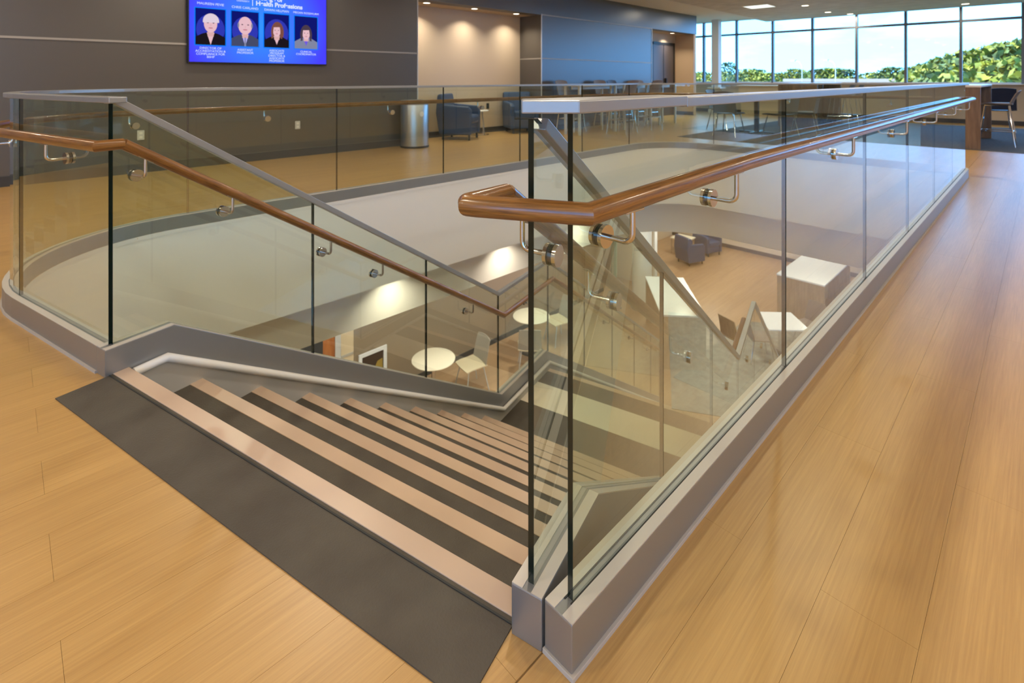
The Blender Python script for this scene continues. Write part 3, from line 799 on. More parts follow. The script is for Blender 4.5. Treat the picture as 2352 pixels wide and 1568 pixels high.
# ------------------------------------------------------------------ the wall screen
tv = thing('wall_television', 'large wall-mounted screen showing four staff portraits on blue', 'television', (2.615, 7.62, 1.85))
X0, X1, Z0, Z1 = 1.70, 3.53, 1.338, 2.37
MB().box(X0, 7.61, Z0, X1, 7.672, Z1).build('casing', 'black', tv, bevel=.004)
scr = MB().box(X0+.014, 7.606, Z0+.018, X1-.014, 7.611, Z1-.014).build('screen', 'screen_blue', tv)
def text(s, x, z, size, align='CENTER', m='scr_white', bold=0.0):
    cu = bpy.data.curves.new('lettering', 'FONT'); cu.body = s; cu.size = size; cu.align_x = align; cu.extrude = .0008; cu.offset = bold
    o = bpy.data.objects.new('tmp', cu); COL.objects.link(o)
    dg = bpy.context.evaluated_depsgraph_get(); me = bpy.data.meshes.new_from_object(o.evaluated_get(dg)); COL.objects.unlink(o); bpy.data.objects.remove(o)
    me.materials.clear(); me.materials.append(MATS[m]); me.transform(Matrix.Translation((x, 7.603, z)) @ Matrix.Rotation(PI/2, 4, 'X'))
    q = bpy.data.objects.new('lettering', me); COL.objects.link(q); q.parent = scr; q.matrix_parent_inverse = world_matrix(scr).inverted(); return q
def flat(mb, pts, y, mi):
    o = len(mb.v); mb.v += [(x, y, z) for x, z in pts]; mb.f.append(tuple(range(o, o+len(pts)))); mb.m.append(mi)
def ell(cx, cz, rx, rz, a0=0, a1=2*PI, n=22): return [(cx + rx*math.cos(a0 + (a1-a0)*i/n), cz + rz*math.sin(a0 + (a1-a0)*i/n)) for i in range(n if a1-a0 > 6.2 else n+1)]
PM = ['scr_frame','scr_navy','scr_glow','scr_black','scr_skin','scr_skin2','scr_blond','scr_brown','scr_darkhair','scr_suit','scr_shirt','scr_grey','scr_violet','scr_lip','scr_eye']
def portrait(x0, x1, kind):
    z0, z1 = 1.578, 2.046; cx = (x0+x1)/2; w_ = x1-x0; mb = MB(); ix = PM.index
    flat(mb, [(x0-.012, z0-.012), (x1+.012, z0-.012), (x1+.012, z1+.012), (x0-.012, z1+.012)], 7.6054, ix('scr_frame'))
    flat(mb, [(x0, z0), (x1, z0), (x1, z1), (x0, z1)], 7.6050, ix('scr_navy'))
    if kind != 3: flat(mb, ell(cx, z0 + .20, w_*.48, .20), 7.6047, ix('scr_glow'))
    suit = {0: 'scr_black', 1: 'scr_suit', 2: 'scr_black', 3: 'scr_grey'}[kind]
    hz = z0 + {0: .275, 1: .28, 2: .235, 3: .22}[kind]; rx, rz = {0: (.078, .115), 1: (.088, .12), 2: (.052, .085), 3: (.056, .085)}[kind]
    if kind == 2: flat(mb, ell(cx + .01, hz - .02, .088, .15), 7.6045, ix('scr_brown'))
    if kind == 3: flat(mb, ell(cx, hz - .02, .088, .15), 7.6045, ix('scr_darkhair'))
    flat(mb, [(x0, z0), (x1, z0), (x1, z0+.10), (cx+w_*.27, z0+.145), (cx+.03, z0+.165), (cx-.03, z0+.165), (cx-w_*.27, z0+.145), (x0, z0+.10)], 7.6043, ix(suit))
    flat(mb, [(cx-.045, z0+.16), (cx, z0+(.0 if kind in (0, 1) else .04)), (cx+.045, z0+.16)], 7.6041, ix({0: 'scr_skin', 1: 'scr_shirt', 2: 'scr_skin', 3: 'scr_violet'}[kind]))
    if kind == 1: flat(mb, [(cx-.012, z0), (cx+.012, z0), (cx+.006, z0+.12), (cx-.006, z0+.12)], 7.6039, ix('scr_grey'))
    flat(mb, [(cx-.036, z0+.11), (cx+.036, z0+.11), (cx+.036, hz), (cx-.036, hz)], 7.6040, ix('scr_skin2'))
    sk = 'scr_skin'
    flat(mb, ell(cx, hz, rx, rz), 7.6037, ix(sk))
    for q in (-1, 1):
        flat(mb, ell(cx + q*rx*.42, hz + rz*.10, rx*.15, rz*.06, n=10), 7.6034, ix('scr_eye'))
    flat(mb, [(cx-.006, hz-rz*.25), (cx+.008, hz-rz*.25), (cx+.003, hz+rz*.05)], 7.6034, ix('scr_skin2'))
    flat(mb, ell(cx, hz - rz*.48, rx*.34, rz*.07, n=12), 7.6034, ix('scr_lip'))
    hair = {0: 'scr_blond', 1: 'scr_grey', 2: 'scr_brown', 3: 'scr_darkhair'}[kind]
    if kind == 0: flat(mb, ell(cx + .005, hz + rz*.28, rx*1.22, rz*.88, -.15, PI + .2), 7.6032, ix(hair))
    if kind == 1:
        for q in (-1, 1): flat(mb, ell(cx + q*rx*.98, hz + rz*.02, rx*.12, rz*.30, n=12), 7.6032, ix(hair))
    if kind in (2, 3):
        flat(mb, ell(cx, hz + rz*.42, rx*1.12, rz*.70, .35, PI-.2), 7.6032, ix(hair))
        for q in (-1, 1): flat(mb, [(cx+q*rx*.80, hz+rz*.6), (cx+q*rx*1.25, hz+rz*.5), (cx+q*rx*1.45, hz-rz*1.3), (cx+q*rx*.95, hz-rz*1.2), (cx+q*rx*.92, hz)], 7.6031, ix(hair))
    o = mb.build('portrait', PM, scr, recalc=False); return o
for k, (a, b) in enumerate(((1.782, 2.131), (2.205, 2.547), (2.622, 2.962), (3.043, 3.378))): portrait(a, b, k)
text('MAUREEN PEVIE', 1.957, 2.095, .044); text('CHRIS CARLAND', 2.376, 2.085, .044); text('DAWN HILLMAN', 2.792, 2.085, .044); text('MEGAN ROSSWURM', 3.211, 2.085, .041)
for s, x, z in (('DIRECTOR OF', 1.957, 1.522), ('ACCREDITATION &', 1.957, 1.484), ('COMPLIANCE FOR', 1.957, 1.446), ('BSHP', 1.957, 1.408), ('ASSISTANT', 2.376, 1.515), ('PROFESSOR', 2.376, 1.477),
                ('ASSOCIATE', 2.792, 1.520), ('PROGRAM', 2.792, 1.484), ('DIRECTOR &', 2.792, 1.448), ('ASSOCIATE', 2.792, 1.412), ('PROFESSOR', 2.792, 1.376), ('CLINICAL', 3.211, 1.520), ('COORDINATOR', 3.211, 1.484)):
    text(s, x, z, .040)
text('College of', 2.512, 2.228, .085, 'LEFT', bold=.003); text('Health Professions', 2.512, 2.150, .085, 'LEFT', bold=.003)
text('UNIVERSITY', 2.43, 2.178, .030, 'RIGHT')
MB().box(2.466, 7.6035, 2.135, 2.474, 7.605, 2.31).build('divider', 'scr_white', scr)

# wall plates and outlets
for (x, y, z, lab) in ((1.217, 7.665, .456, 'pale wall outlet plate low on the dark wall, left one'), (3.113, 7.665, .461, 'pale wall outlet plate low on the dark wall below the screen'), ):
    p = tag(MB().box(x-.036, y, z-.058, x+.036, 7.679, z+.058).build('outlet_plate', 'plate', bevel=.003), lab, 'outlet')
    for dz in (-.024, .024): MB().box(x-.016, y-.002, z+dz-.014, x+.016, y+.004, z+dz+.014).build('socket', 'lens_ring', p)
p = tag(MB().box(7.385, 8.318, .50, 7.455, 8.329, .62).build('outlet_plate', 'dark_metal', bevel=.003), 'dark outlet plate on the beige alcove wall between the armchairs', 'outlet')

# ------------------------------------------------------------------ furniture makers
def L_(mb, name, m, root, smooth=False, bevel=0): return mb.build(name, m, root, smooth, bevel, world=False)
def armchair(label, loc, rz):
    r = thing('armchair', label, 'armchair', loc, rz, 'blue tub armchairs'); r.scale = (.80, .84, 1.0)
    W = .37
    L_(MB().box(-.33, -W+.09, .10, .33, W-.09, .30), 'base', 'navy', r, bevel=.03)
    L_(MB().box(-.26, -W+.10, .30, .37, W-.10, .46), 'seat_cushion', 'navy', r, True, bevel=.045)
    for q in (-1, 1):
        y0, y1 = sorted((q*W, q*(W-.11)))
        L_(MB().extrude([V(-.40, y0, .10), V(.36, y0, .10), V(.37, y0, .56), V(.30, y0, .62), V(-.34, y0, .66), V(-.44, y0, .60)], (0, y1-y0, 0)), 'armrest', 'navy', r, bevel=.025)
    L_(MB().extrude([V(-.42, -W+.005, .10), V(-.26, -W+.005, .10), V(-.24, -W+.005, .46), V(-.34, -W+.005, .86), V(-.46, -W+.005, .84), V(-.50, -W+.005, .50)], (0, 2*W-.01, 0)), 'backrest', 'navy', r, bevel=.035)
    for x in (-.34, .30):
        for y in (-.28, .28): L_(MB().cyl((x, y, 0), (x, y, .10), .026, 12), 'caster', 'black', r, True)
    return r
def shell_chair(label, loc, rz, seat='navy_dark', leg='chrome', group=None, back=None, z=.45, hb=.42, leg_r=.011, foot=None, w_=.23):
    r = thing('chair' if z < .6 else 'bar_stool', label, 'chair' if z < .6 else 'stool', loc, rz, group)
    n = 8
    pts = [[(-.20 + .42*i/n, -w_ + 2*w_*j/6, z + .018*((j-3)/3)**2 - .02*max(0, (i-n+2)/2)) for j in range(7)] for i in range(n+1)]
    L_(MB().grid(pts, .016), 'seat', seat, r, True)
    pts = [[(-.20 - .10*(i/n)**1.2 + .03*((j-3)/3)**2, (-w_ + 2*w_*j/6)*(1 - .10*(i/n)), z + .02 + hb*i/n - (.02*((j-3)/3)**2 if i == n else 0)) for j in range(7)] for i in range(n+1)]
    L_(MB().grid(pts, .014), 'backrest', back or seat, r, True)
    for sx in (-1, 1):
        for sy in (-1, 1):
            top = V(sx*.15, sy*.16, z - .012); bot = V(sx*.235, sy*.225, 0)
            L_(MB().tube([V(0, sy*.15, z-.016), top, bot], leg_r, 8), 'leg', leg, r, True)
    if foot:
        k = 1 - foot/z; a, b = .15 + .085*k, .16 + .065*k
        L_(MB().tube([V(-a,-b,foot), V(a,-b,foot), V(a,b,foot), V(-a,b,foot), V(-a,-b+.001,foot)], .009, 8), 'footrest', leg, r, True)
    return r

# alcove: two armchairs, little table, waste bin
armchair('navy armchair beside the steel bin, turned to the right', (6.28, 7.81, 0), R(-58))
armchair('navy armchair in the right corner of the alcove', (7.93, 7.84, 0), R(-118))
t = thing('side_table', 'small round white side table between the navy armchairs', 'table', (6.97, 8.08, 0))
L_(MB().lathe([(0, .475), (.185, .475), (.195, .485), (.195, .495), (.185, .505), (0, .505)], seg=32), 'table_top', 'white_top', t, True)
for k in range(3):
    a = 2*PI*k/3 + .4; L_(MB().tube([V(.12*math.cos(a), .12*math.sin(a), .475), V(.19*math.cos(a), .19*math.sin(a), .004)], .009, 8), 'leg', 'chrome', t, True)
L_(MB().tube([V(.19*math.cos(2*PI*k/24), .19*math.sin(2*PI*k/24), .008) for k in range(25)], .006, 6), 'foot_ring', 'chrome', t, True)
t = thing('waste_bin', 'tall brushed steel waste bin in front of the dark wall', 'bin', (4.96, 7.40, 0))
L_(MB().lathe([(0, .0), (.228, .0), (.232, .03), (.232, .70), (.228, .71), (0, .71)], seg=36), 'body', 'brushed', t, True)
L_(MB().lathe([(.229, .71), (.236, .715), (.236, .775), (.225, .785), (.14, .785), (.13, .77), (.0, .74)], seg=36), 'lid', 'aluminium', t, True)
L_(MB().lathe([(.234, .0), (.238, .002), (.238, .03), (.234, .032)], seg=36), 'base_ring', 'black', t, True)
L_(MB().cyl((-.02, -.229, .56), (-.02, -.236, .56), .042, 20), 'badge', 'white_top', t, True)

# bar tables and stools along the bluish wall
def bar_table(label, x0, x1, y0, y1, z=1.02):
    cx, c_y = (x0+x1)/2, (y0+y1)/2
    r = thing('bar_table', label, 'table', (cx, c_y, 0), 0, 'bar tables along the wall')
    L_(MB().box(x0-cx, y0-c_y, z-.03, x1-cx, y1-c_y, z), 'table_top', 'white_top', r, bevel=.006)
    for x in (x0+.06, x1-.06):
        for y in (y0+.06, y1-.06): L_(MB().box(x-cx-.022, y-c_y-.022, 0, x-cx+.022, y-c_y+.022, z-.03), 'leg', 'mullion_light', r, bevel=.003)
    L_(MB().box(x0+.04-cx, -.015, z-.10, x1-.04-cx, .015, z-.03), 'apron', 'mullion_light', r)
    return r
bar_table('white-topped bar table nearest the alcove, along the bluish wall', 8.25, 9.62, 6.50, 6.98)
bar_table('white-topped bar table in the middle of the row of three', 9.95, 11.2, 6.58, 7.06)
bar_table('white-topped bar table nearest the dark door recess', 11.55, 12.45, 6.62, 7.1)
for k, (x, y, a, lab) in enumerate(((8.85, 7.22, -85, 'brown-backed bar stool behind the first bar table'), (9.35, 6.25, 92, 'bar stool pulled up to the front of the first bar table'),
        (10.25, 7.25, -95, 'wide brown bar stool behind the middle bar table'), (10.78, 7.24, -85, 'dark navy bar stool behind the middle bar table'), (10.5, 6.33, 88, 'bar stool in front of the middle bar table'),
        (12.0, 7.26, -90, 'brown bar stool behind the last bar table by the recess'))):
    shell_chair(lab, (x, y, 0), R(a), 'navy_dark' if k == 3 else 'stool_brown', 'chrome', 'bar stools', z=.76, hb=.33, foot=.28, leg_r=.012)

# pedestal table with four chairs on the carpet
t = thing('pedestal_table', 'square dark pedestal table on the carpet beyond the railing', 'table', (11.4, 4.28, .006))
L_(MB().box(-.42, -.42, .715, .42, .42, .745), 'table_top', 'walnut', t, bevel=.006)
L_(MB().box(-.04, -.04, .02, .04, .04, .715), 'column', 'dark_metal', t, bevel=.004)
for a in (0, PI/2):
    c_, s_ = math.cos(a), math.sin(a)
    L_(MB().hexa([V(c_*u - s_*q, s_*u + c_*q, h) for h in (0, .03) for u, q in ((-.36,-.035),(.36,-.035),(.36,.035),(-.36,.035))]), 'foot', 'dark_metal', t, bevel=.004)
for lab, x, y, a in (('grey shell chair on the near left of the pedestal table', 10.35, 4.42, 0), ('grey shell chair behind the pedestal table, nearest the windows on the left', 11.55, 5.10, -92),
                     ('grey shell chair at the near right of the pedestal table', 10.72, 3.58, 65), ('grey shell chair at the right of the pedestal table, behind the joint of the glass', 11.55, 3.40, 100)):
    shell_chair(lab, (x, y, .006), R(a), 'grey_shell', 'chrome', 'grey shell chairs')

# study counters: panel ends, white top
def counter(label, x0, x1, y0, y1, z, zbase=0, rz=0, ends='walnut', group=None):
    cx, c_y = (x0+x1)/2, (y0+y1)/2; hx, hy = (x1-x0)/2, (y1-y0)/2
    r = thing('study_counter', label, 'counter', (cx, c_y, zbase), rz, group)
    L_(MB().box(-hx-.01, -hy-.01, z-.035, hx+.01, hy+.01, z), 'worktop', 'white_top', r, bevel=.004)
    for q in (-1, 1): L_(MB().box(*sorted((q*hx, q*(hx-.06)))[:1], -hy, 0, sorted((q*hx, q*(hx-.06)))[1], hy, z-.035), 'end_panel', ends, r, bevel=.003)
    L_(MB().box(-hx+.06, -.025, .05, hx-.06, .025, z-.035), 'centre_panel', ends, r)
    return r
counter('walnut study counter with white top in front of the windows', 13.3, 15.3, 3.66, 4.5, 1.03, .006)
counter('tall walnut desk just past the far end of the railing', 11.15, 13.5, .74, 1.5, 1.03, .006)
shell_chair('dark stool tucked beside the walnut counter by the windows', (13.9, 3.35, .006), R(90), 'grey_shell', 'chrome', 'counter stools', z=.72, hb=.28, foot=.27)
shell_chair('second dark stool beside the walnut counter, nearer the windows', (14.75, 3.35, .006), R(90), 'grey_shell', 'chrome', 'counter stools', z=.72, hb=.28, foot=.27)
shell_chair('tall dark stool at the desk past the railing end', (12.15, .60, .006), R(90), 'stool_brown', 'chrome', 'counter stools', z=.70, hb=.22, foot=.25)
shell_chair('navy chair standing alone on the right by the window wall', (15.25, .72, .006), R(12), 'navy_dark', 'chrome', z=.46, hb=.46, w_=.25)
# low window bench
b = thing('window_bench', 'long pale bench under the windows behind the counters', 'bench', (17.2, 5.5, 0))
MB().box(16.9, 5.05, .42, 17.38, 6.9, .90).build('back', 'wall_room', b, bevel=.01)
MB().box(16.85, 5.0, .90, 17.40, 6.95, .94).build('ledge', 'sill', b, bevel=.008)
MB().box(16.95, 5.1, 0, 17.36, 6.85, .42).build('plinth', 'wall_room', b)

# ------------------------------------------------------------------ lights on the ceilings
def downlight(x, y, z, power, label, group, r=.075, color=WARM, spread=175):
    o = thing('recessed_downlight', label, 'light', (x, y, z), 0, group)
    MB().lathe([(r, -.001), (r+.018, -.004), (r+.018, .0)], (0,0,0), 20).build('trim_ring', 'lens_ring', o, True, world=False)
    L_(MB().lathe([(0, -.002), (r, -.002)], (0,0,0), 20), 'lens', 'lens', o)
    ld = bpy.data.lights.new('downlight', 'AREA'); ld.shape = 'DISK'; ld.size = r*2; ld.energy = power; ld.color = color; ld.spread = R(spread)
    lo = bpy.data.objects.new('downlight_lamp', ld); COL.objects.link(lo); lo.parent = o; lo.location = (0, 0, -.006)
    return o
for x, y, lab in ((5.6, 7.97, 'left downlight in the alcove ceiling'), (6.75, 7.97, 'middle downlight in the alcove ceiling'), (7.92, 7.97, 'right downlight in the alcove ceiling')):
    downlight(x, y, 2.53, P_ALC, lab, 'alcove downlights', .06, spread=120)
for x, y, lab in ((13.3, 7.98, 'left downlight over the recess door'), (14.7, 8.02, 'right downlight over the recess door')):
    downlight(x, y, 2.53, P_ALC*1.2, lab, 'recess downlights', .06, spread=120)
for x, y, z, lab in ((13.6, 6.63, CZ, 'downlight in the smooth ceiling strip nearest the dark wall'), (15.85, 6.62, CZ, 'far downlight in the smooth ceiling strip at the corner windows'),
                     (14.43, 4.24, 2.97, 'bright downlight in the textured ceiling, first of the pair'), (16.3, 4.22, 2.97, 'bright downlight in the textured ceiling, second of the pair'),
                     (17.2, 3.9, 2.97, 'downlight in the textured ceiling right above the window head'), (16.9, 1.4, 2.97, 'downlight in the textured ceiling at the upper right')):
    downlight(x, y, z, P_DOWN*.6, lab, 'ceiling downlights in view')
o = thing('ceiling_panel_light', 'flat square lit panel in the textured ceiling', 'light', (13.75, 5.1, 2.97))
L_(MB().box(-.32, -.32, -.006, .32, .32, 0), 'frame', 'lens_ring', o); L_(MB().box(-.29, -.29, -.009, .29, .29, -.006), 'diffuser', 'panel_lens', o)
for x in (-4.0, -1.0, 2.0, 5.0, 8.0, 11.0):
    for y in (-4.2, -1.4, 1.5, 4.2, 6.7):
        if y > 6 and x > 4: continue
        downlight(x, y, CZ if x < 9.6 or y > 6.3 else 2.97, P_DOWN, 'recessed ceiling downlight above the picture', 'ceiling downlights out of view')
# downlights in the soffit round the opening wash the bulkhead
for x in (3.1, 4.8, 6.4):
    downlight(x, 4.86, ZF, 5.5, 'recessed downlight in the soffit of the opening', 'soffit downlights', .05, spread=110)
for x, y in ((8.9, 2.0), (10.5, 5.5), (13, 3), (13, 6.8), (16, 4.5), (10.5, 1.5), (6.0, 6.6), (8.6, 7.2), (3.3, 6.9), (16, 7.5), (1, 6.5), (4, -1.5), (0, -3)):
    downlight(x, y, ZB, P_LOW, 'recessed downlight in the lower ceiling', 'lower ceiling downlights', color=(1, .93, .82))

# ------------------------------------------------------------------ lower level
struct(MB().box(RM[0], RM[2], ZL-.1, RM[1], 10.2, ZL).build('floor_lower', 'lower_wood'))
wallbox('wall_lower_end', 'wall_room', 17.6, RM[2], ZL, 17.8, 10.2, ZB+.05)
wallbox('wall_lower_brown', 'brown_wall', 4.35, 8.35, ZL, 11.6, 8.55, ZB+.05)
wallbox('wall_lower_cream', 'cream_wall', RM[0], 8.35, ZL, 4.35, 8.55, ZB+.05)
wallbox('wall_lower_far', 'wall_room', 11.6, 9.6, ZL, 17.6, 9.8, ZB+.05)
wallbox('wall_lower_return', 'wall_room', 11.5, 8.55, ZL, 11.62, 9.7, ZB+.05)
struct(MB().box(17.588, RM[2], ZL, 17.6, 9.6, ZL+.12).build('baseboard_lower', 'baseboard'))
struct(MB().box(RM[0], 8.335, ZL+.98, 4.34, 8.35, ZL+1.02).build('trim_lower_chair_rail', 'stripe'))
struct(MB().box(4.36, 8.338, ZL, 11.6, 8.35, ZL+.10).build('baseboard_lower_brown', 'baseboard'))
d = struct(MB().box(3.15, 8.30, ZL, 3.99, 8.349, ZL+2.3).build('door_2', 'door_orange'))
MB().box(3.99, 8.29, ZL, 4.09, 8.349, ZL+2.4).box(3.05, 8.29, ZL, 3.15, 8.349, ZL+2.4).build('door_frame', 'mullion_light', d)
MB().box(3.2, 8.294, ZL+.3, 3.78, 8.301, ZL+2.1).build('door_pane', 'dark_metal', d)
tag(MB().box(9.2, 1.2, ZL, 13.1, 5.0, ZL+.008).build('carpet', 'carpet_low'), 'mottled grey-green carpet on the lower floor under the white table', 'carpet')
# framed picture
f = thing('picture_frame', 'white framed picture on the brown lower wall left of the round table', 'picture', (4.78, 8.34, -3.9))
MB().box(4.44, 8.32, -4.36, 4.50, 8.349, -3.655).box(4.92, 8.32, -4.36, 4.985, 8.349, -3.655).box(4.50, 8.32, -3.715, 4.92, 8.349, -3.655).box(4.50, 8.32, -4.36, 4.92, 8.349, -4.30).build('frame', 'white_top', f)
pc = MB().box(4.50, 8.335, -4.30, 4.92, 8.345, -3.715).build('picture', 'art_dark', f)
MB().extrude([V(4.72,8.334,-4.02), V(4.80,8.334,-3.88), V(4.9,8.334,-3.86), V(4.91,8.334,-4.12)], (0,-.001,0)).build('painted_shape', 'art_gold', pc)
MB().extrude([V(4.54,8.334,-4.05), V(4.6,8.334,-3.93), V(4.66,8.334,-3.95), V(4.66,8.334,-4.1)], (0,-.001,0)).build('painted_shape', 'art_red', pc)
def round_table(label, x, y):
    r = thing('round_table', label, 'table', (x, y, ZL), 0, 'round tables on the lower floor')
    L_(MB().lathe([(0, .71), (.36, .71), (.385, .722), (.385, .733), (.375, .74), (0, .74)], seg=40), 'table_top', 'cream_top', r, True)
    L_(MB().cyl((0,0,.03), (0,0,.71), .035, 16), 'column', 'chrome', r, True)
    L_(MB().lathe([(0, .03), (.05, .03), (.24, .012), (.25, .0), (0, 0)], seg=32), 'base', 'dark_metal', r, True)
    return r
round_table('cream round table in front of the framed picture on the lower floor', 5.51, 7.63)
round_table('cream round table farther along the brown wall on the lower floor', 7.98, 7.58)
def cafe_chair(label, x, y, a): return shell_chair(label, (x, y, ZL), R(a), 'seat_cream', 'mullion_light', 'cafe chairs on the lower floor', 'mesh_grey', hb=.44)
cafe_chair('cafe chair with cream seat right of the nearer round table', 6.22, 7.42, 170)
cafe_chair('cafe chair with its back to the stairs between the two round tables', 7.45, 7.12, 45)
cafe_chair('cafe chair with cream seat right of the farther round table', 8.70, 7.45, 165)
# counters, white table, chairs seen down through the glass
counter('lower-level walnut counter with bright white top', 13.24, 15.45, 3.5, 4.5, 1.07, ZL, 0, 'oak_panel')
r = thing('white_table', 'square white table turned cornerwise on the lower carpet', 'table', (11.45, 3.83, ZL+.008), R(43))
L_(MB().box(-.40, -.40, .71, .40, .40, .74), 'table_top', 'white_top', r, bevel=.005)
L_(MB().cyl((0,0,.03), (0,0,.71), .04, 16), 'column', 'chrome', r, True); L_(MB().lathe([(0,.03),(.28,.015),(.29,0),(0,0)], seg=28), 'base', 'dark_metal', r, True)
shell_chair('grey chair behind the square white table on the lower floor', (12.35, 3.55, ZL+.008), R(160), 'stool_brown', 'chrome', 'lower dining chairs')
shell_chair('grey chair in front of the square white table on the lower floor', (11.35, 2.95, ZL+.008), R(80), 'stool_brown', 'chrome', 'lower dining chairs')
shell_chair('oak-seated chair left of the square white table, by the stair glass', (10.75, 4.45, ZL+.008), R(-20), 'oak_panel', 'chrome', 'lower dining chairs')
for lab, x in (('pale square stool at the white counter, nearer one', 13.9), ('pale square stool at the white counter, farther one', 14.8)):
    st = thing('square_stool', lab, 'stool', (x, 2.95, ZL), 0, 'pale stools at the lower counter')
    L_(MB().box(-.20, -.20, .66, .20, .20, .70), 'seat', 'wall_beige', st, bevel=.01)
    for sx in (-1, 1):
        for sy in (-1, 1): L_(MB().tube([V(sx*.15, sy*.15, .66), V(sx*.2, sy*.2, 0)], .012, 8), 'leg', 'chrome', st, True)
counter('long counter with pale top behind the stair glass on the lower floor', 9.35, 11.35, 5.2, 6.05, 1.07, ZL, R(40), 'oak_panel')
for lab, loc, a in (('dark blue armchair at the lower wall, nearer one', (15.35, 7.75, ZL), -20), ('dark blue armchair at the lower wall, farther one', (16.55, 7.75, ZL), -110)): armchair(lab, loc, R(a))
t = thing('low_table', 'small pale table between the lower armchairs', 'table', (16.0, 8.35, ZL))
L_(MB().box(-.3, -.3, .48, .3, .3, .52), 'table_top', 'cream_top', t, bevel=.006)
for sx in (-1, 1):
    for sy in (-1, 1): L_(MB().box(sx*.26-.015, sy*.26-.015, 0, sx*.26+.015, sy*.26+.015, .48), 'leg', 'chrome', t)
pw = struct(MB().box(12.75, 7.5, ZL, 12.87, 9.6, ZB+.04).build('wall_lower_partition', 'wall_room'))
MB().box(12.74, 7.47, ZL, 12.88, 7.53, ZB+.04).build('corner_guard', 'white_trim', pw)
c = thing('round_pillar', 'thick pale pillar on the lower floor seen through the stair glass', 'column', (11.45, 7.07, ZL))
L_(MB().lathe([(.25, 0), (.25, .02), (.24, .03), (.24, 3.04), (.25, 3.05)], seg=32), 'shaft', 'column', c, True)
L_(MB().lathe([(.27, 0), (.27, .10), (.255, .115)], seg=32), 'base_ring', 'aluminium', c, True)
ps = thing('banner_stand', 'tall green banner stand with pale lettering on the lower floor', 'banner', (11.05, 7.62, ZL), R(-128))
L_(MB().box(-.20, -.006, .55, .20, .006, 1.75), 'banner', 'poster_green', ps)
L_(MB().box(-.20, -.008, .55, .20, .008, .75), 'banner_footer', 'poster_dark', ps)
L_(MB().lathe([(0, 0), (.17, .0), (.19, .1), (.17, .22), (0, .27)], (0, .009, .98), 20, 0, .7, .04), 'banner_figure', 'poster_pale', ps, True)
for z, ww in ((1.62, .14), (1.54, .12), (1.46, .13)): L_(MB().box(-ww, .006, z, ww, .010, z+.05), 'banner_line', 'poster_pale', ps)
L_(MB().box(-.12, .008, .63, .12, .011, .67), 'banner_mark', 'poster_red', ps)
L_(MB().box(-.22, -.12, 0, .22, .12, .05), 'base', 'aluminium', ps, bevel=.01)
L_(MB().cyl((0, -.03, .1), (0, -.03, 1.75), .012, 10), 'pole', 'chrome', ps)

# ------------------------------------------------------------------ outdoors
struct(MB().box(18.2, -160, -7.2, 230, 230, -7.0).build('ground', 'grass'))
def where(u, dist):
    a = YAW - math.atan2(u - 1176, 1202.0); return dist*math.cos(a), dist*math.sin(a)
def tree(label, u, dist, top, width, leaf, group, z0=-7.0, blobs=9):
    x, y = where(u, dist)
    r = thing('tree', label, 'tree', (x, y, z0), random.uniform(0, 6), group); h = top - z0
    L_(MB().cyl((0,0,0), (0,0,h*.55), width*.05, 8, 0, width*.025), 'trunk', 'bark', r, True)
    mb = MB()
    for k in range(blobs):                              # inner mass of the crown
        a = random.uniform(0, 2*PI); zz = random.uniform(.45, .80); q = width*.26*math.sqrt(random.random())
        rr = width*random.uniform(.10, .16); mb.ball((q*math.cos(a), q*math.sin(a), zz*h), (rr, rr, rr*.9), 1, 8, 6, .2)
    for k in range(blobs*170):                          # leaves
        a = random.uniform(0, 2*PI); zz = random.uniform(.36, 1.0); q = width*.5*math.sqrt(random.random())*math.sqrt(max(.02, 1 - ((zz - .64)/.37)**2))*random.uniform(.75, 1.0)
        c0 = V(q*math.cos(a), q*math.sin(a), zz*h); l = width*random.uniform(.022, .042)
        u_ = V(random.gauss(0, 1), random.gauss(0, 1), random.gauss(0, 1)).normalized(); v_ = u_.cross(V(random.gauss(0, 1), random.gauss(0, 1), random.gauss(0, 1))).normalized()
        mb.add([c0 - u_*l, c0 - v_*l*.6, c0 + u_*l, c0 + v_*l*.6], [(0, 1, 2, 3)])
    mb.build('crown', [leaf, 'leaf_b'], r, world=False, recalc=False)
    return r
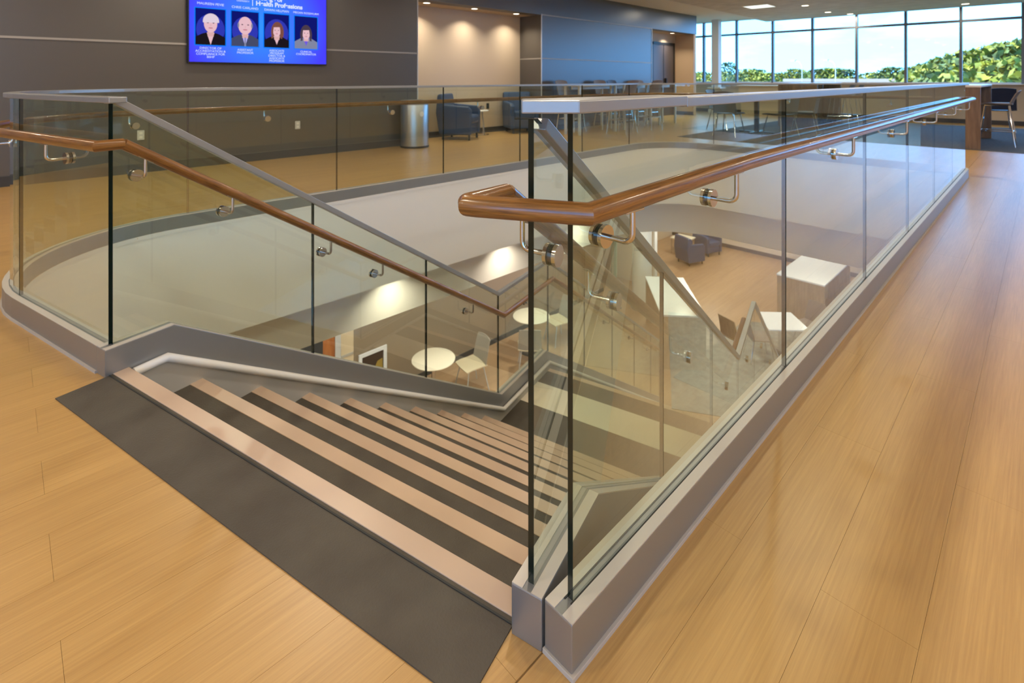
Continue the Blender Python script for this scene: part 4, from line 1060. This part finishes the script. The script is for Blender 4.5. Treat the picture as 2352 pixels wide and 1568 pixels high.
lv = ['leaf_a', 'leaf_b', 'leaf_c']
hill = [(2100, 66, 3.3), (2135, 60, 3.6), (2165, 56, 3.8), (2198, 52, 3.9), (2232, 50, 3.9), (2266, 49, 4.2), (2300, 48, 4.2), (2334, 47, 4.3), (2370, 47, 4.4), (2120, 48, 2.4), (2180, 44, 2.6), (2250, 41, 2.8), (2320, 40, 3.0), (2400, 46, 4.4)]
for k, (u, dd, tp) in enumerate(hill):
    u += 40; tp -= .75
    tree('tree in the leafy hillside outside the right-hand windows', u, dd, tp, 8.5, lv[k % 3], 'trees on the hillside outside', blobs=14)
low = [(1612, 92, 2.2), (1655, 80, 2.1), (1672, 52, 2.6), (1700, 90, 1.7), (1722, 86, 2.6), (1738, 88, 2.5), (1758, 84, 1.9), (1782, 90, 2.0), (1808, 95, 2.0), (1828, 90, 2.6), (1850, 92, 2.0),
       (1876, 98, 2.6), (1898, 98, 2.8), (1920, 98, 2.8), (1942, 98, 2.6), (2000, 96, 2.0), (2026, 92, 2.1), (2050, 84, 2.6), (2072, 90, 2.0), (1590, 88, 2.0)]
for k, (u, dd, tp) in enumerate(low):
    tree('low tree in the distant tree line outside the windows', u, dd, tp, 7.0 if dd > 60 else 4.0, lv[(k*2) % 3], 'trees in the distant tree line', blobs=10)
x, y = where(1930, 70); b = thing('low_building', 'long low white-roofed building beyond the windows', 'building', (x, y, -7), R(100))
L_(MB().box(-5.2, -2, 0, 5.2, 2, 7.75), 'wall', 'brick_pink', b); L_(MB().box(-5.5, -2.3, 7.75, 5.5, 2.3, 8.15), 'roof', 'white_roof', b)
for u in (1919, 1842):
    x, y = where(u, 60); p = thing('street_lamp', 'thin street lamp pole outside, %s one' % ('right' if u > 1900 else 'left'), 'lamp', (x, y, -7), R(60), 'street lamps outside')
    L_(MB().tube([V(0,0,0), V(0,0,9.4), V(.3,0,9.8), V(.9,0,10)], .035, 8), 'pole', 'pole_metal', p, True); L_(MB().box(.8, -.12, 9.92, 1.4, .12, 10.05), 'lamp_head', 'pole_metal', p)
